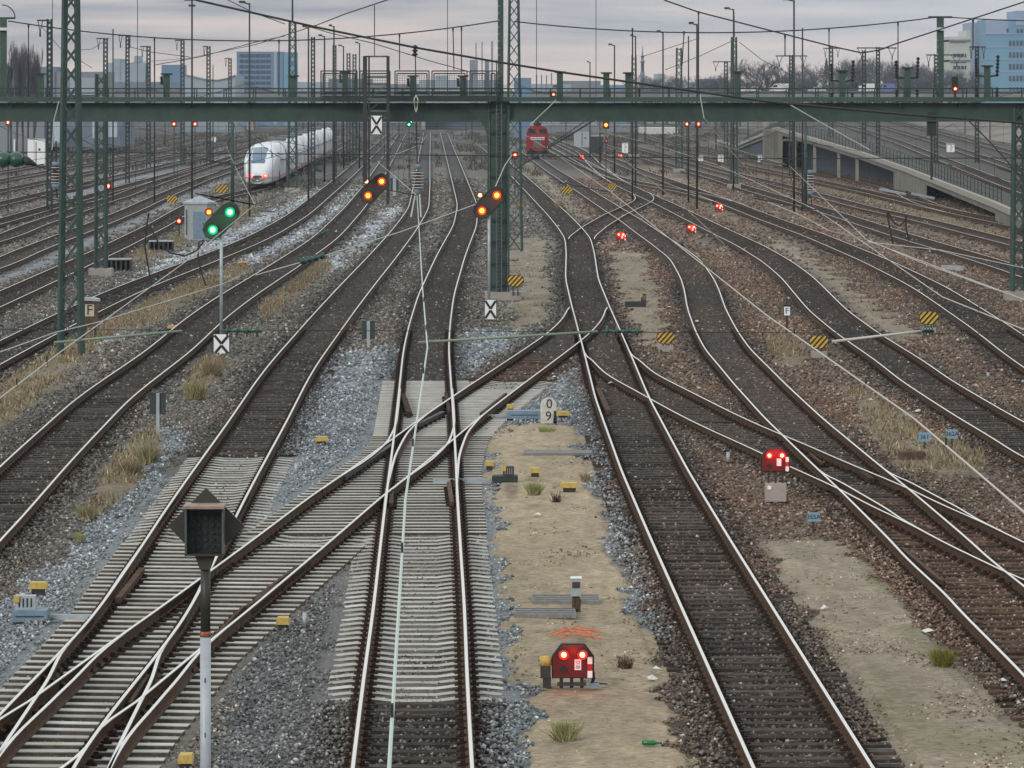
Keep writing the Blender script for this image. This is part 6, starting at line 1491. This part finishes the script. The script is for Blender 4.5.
for c_, k_, ps in ZP:
    if k_ != 'grass': continue
    for p_ in ps:
        lo_x, hi_x, lo_d, hi_d = p_[:, 0].min() - .3, p_[:, 0].max() + .3, p_[:, 1].min() - 1, p_[:, 1].max() + 1
        m = int(min(9000, (hi_x - lo_x) * (hi_d - lo_d) * 60)); cx = rng.uniform(lo_x, hi_x, m); cy = rng.uniform(lo_d, hi_d, m); q = inpoly(cx, cy, p_) & (vnoise(cx, cy * .25, .9, 21) > .28); Xg.append(cx[q]); Dg.append(cy[q])
Xg = np.concatenate(Xg); Dg = np.concatenate(Dg); td_ = track_dist(Xg, Dg); q = td_ > 1.2
blades('dry_grass', Xg[q], Dg[q], .04, .19, tan, 1, label='dry tan grass and weeds on the verges between the tracks', w=.02)
gx = rng.uniform(-25, 25, 30000); gd = rng.uniform(50, 190, 30000); cc_, kk_, tt_ = ground_at(gx, gd); q = (kk_ == 0) & (tt_ > 1.5) & (vnoise(gx, gd * .3, 1.4, 31) > .66) & (gx < 14)
blades('dry_grass', gx[q], gd[q], .04, .16, [(.14, .10, .06), (.18, .14, .08), (.12, .13, .05)], 1, label='sparse brown weeds growing out of the ballast', w=.012)
gx = rng.uniform(-75, 75, 60000); gd = rng.uniform(430, 900, 60000); tt_ = track_dist(gx, gd); q = (tt_ > 1.4) & (vnoise(gx, gd * .08, 2.0, 41) > .52) & (np.abs(gx) < gd * .13)
blades('far_weeds', gx[q], gd[q], .15, .6, [(.07, .06, .045), (.05, .05, .045), (.11, .09, .06)], 1, label='dark weeds and scrub covering the far end of the yard', w=.06)
gx = rng.uniform(52, 150, 16000); gd = rng.uniform(440, 1000, 16000); zz_ = -.4 + np.clip((gx - 58) / 16, 0, 1) * 2.6
def tuft(x, y, wpx, hpx, cols, n, label):
    g0 = G(x, y, GZ + .04); k = g0.y / F; t = thing('grass_tuft', g0, label, 'grass tuft', 'separate grass tufts'); r_ = wpx * k / 2
    a = rng.uniform(0, 6.28, n); rr = r_ * np.sqrt(rng.random(n)) * .7; blades('blades', rr * np.cos(a), rr * np.sin(a) * 1.5, hpx * k * .4, hpx * k, cols, 1, parent=t, w=.007, lean=.45)
gr = [(.20, .22, .08), (.30, .28, .13), (.14, .18, .05), (.36, .33, .18)]
for a_ in [(565, 741, 26, 22, gr, 700, 'pale green tuft near the bottom of the sandy walkway'), (943, 666, 22, 20, [(.16, .17, .03), (.24, .20, .05), (.12, .12, .03)], 700, 'lone green tuft on the right edge of the grey earth path'),
    (534, 494, 18, 14, gr, 450, 'green tuft on the sandy walkway left of the wide yellow topped box'), (547, 432, 22, 6, gr, 350, 'flat olive tuft at the foot of the distance stone'), (585, 481, 10, 9, tan, 200, 'brown tuft at the right edge of the sandy walkway'),
    (148, 463, 20, 22, tan + gr, 700, 'tall dry tuft right of the long dark track'), (130, 474, 20, 18, tan, 500, 'reddish dry tuft beside the tall one right of the long dark track'), (88, 518, 22, 15, gr + tan, 450, 'greenish tuft in the pale ballast at the left'), (79, 541, 13, 9, gr, 250, 'smallest green tuft in the ballast at the left'),
    (196, 398, 26, 20, tan + gr, 600, 'dry tuft below the crossed board sign, nearer one'), (212, 376, 26, 20, tan, 600, 'dry tuft directly under the crossed board sign'), (556, 502, 12, 12, [(.05, .03, .02)], 60, 'dark withered plant on the sandy walkway'), (625, 668, 20, 14, [(.10, .06, .04), (.06, .04, .03)], 120, 'dead brown twigs at the right edge of the sandy walkway'),
    (707, 270, 26, 12, tan, 300, 'dry bush between the two right low red signals'), (560, 208, 14, 12, tan, 200, 'dry bush on the path far above the junction')]:
    tuft(*a_)
# ------------------------------------------------------------ air
HAZE = 1
if HAZE:
    me = bpy.data.meshes.new('haze'); x0, x1, y0, y1, z0, z1 = -420, 420, -30, 1750, -1.5, 50
    vs_ = [(x, y, z) for z in (z0, z1) for y in (y0, y1) for x in (x0, x1)]
    me.from_pydata(vs_, [], [(0, 2, 3, 1), (4, 5, 7, 6), (0, 1, 5, 4), (1, 3, 7, 5), (3, 2, 6, 7), (2, 0, 4, 6)]); me.update()
    hm = bpy.data.materials.new('haze_air'); hm.use_nodes = True; t_ = hm.node_tree; t_.nodes.clear(); o_ = t_.nodes.new('ShaderNodeOutputMaterial'); v_ = t_.nodes.new('ShaderNodeVolumePrincipled')
    v_.inputs['Density'].default_value = .00012; v_.inputs['Color'].default_value = (.72, .82, .96, 1); v_.inputs['Anisotropy'].default_value = .2
    t_.links.new(v_.outputs[0], o_.inputs['Volume']); me.materials.append(hm); ho = bpy.data.objects.new('haze', me); COL.objects.link(ho); ho['kind'] = 'stuff'
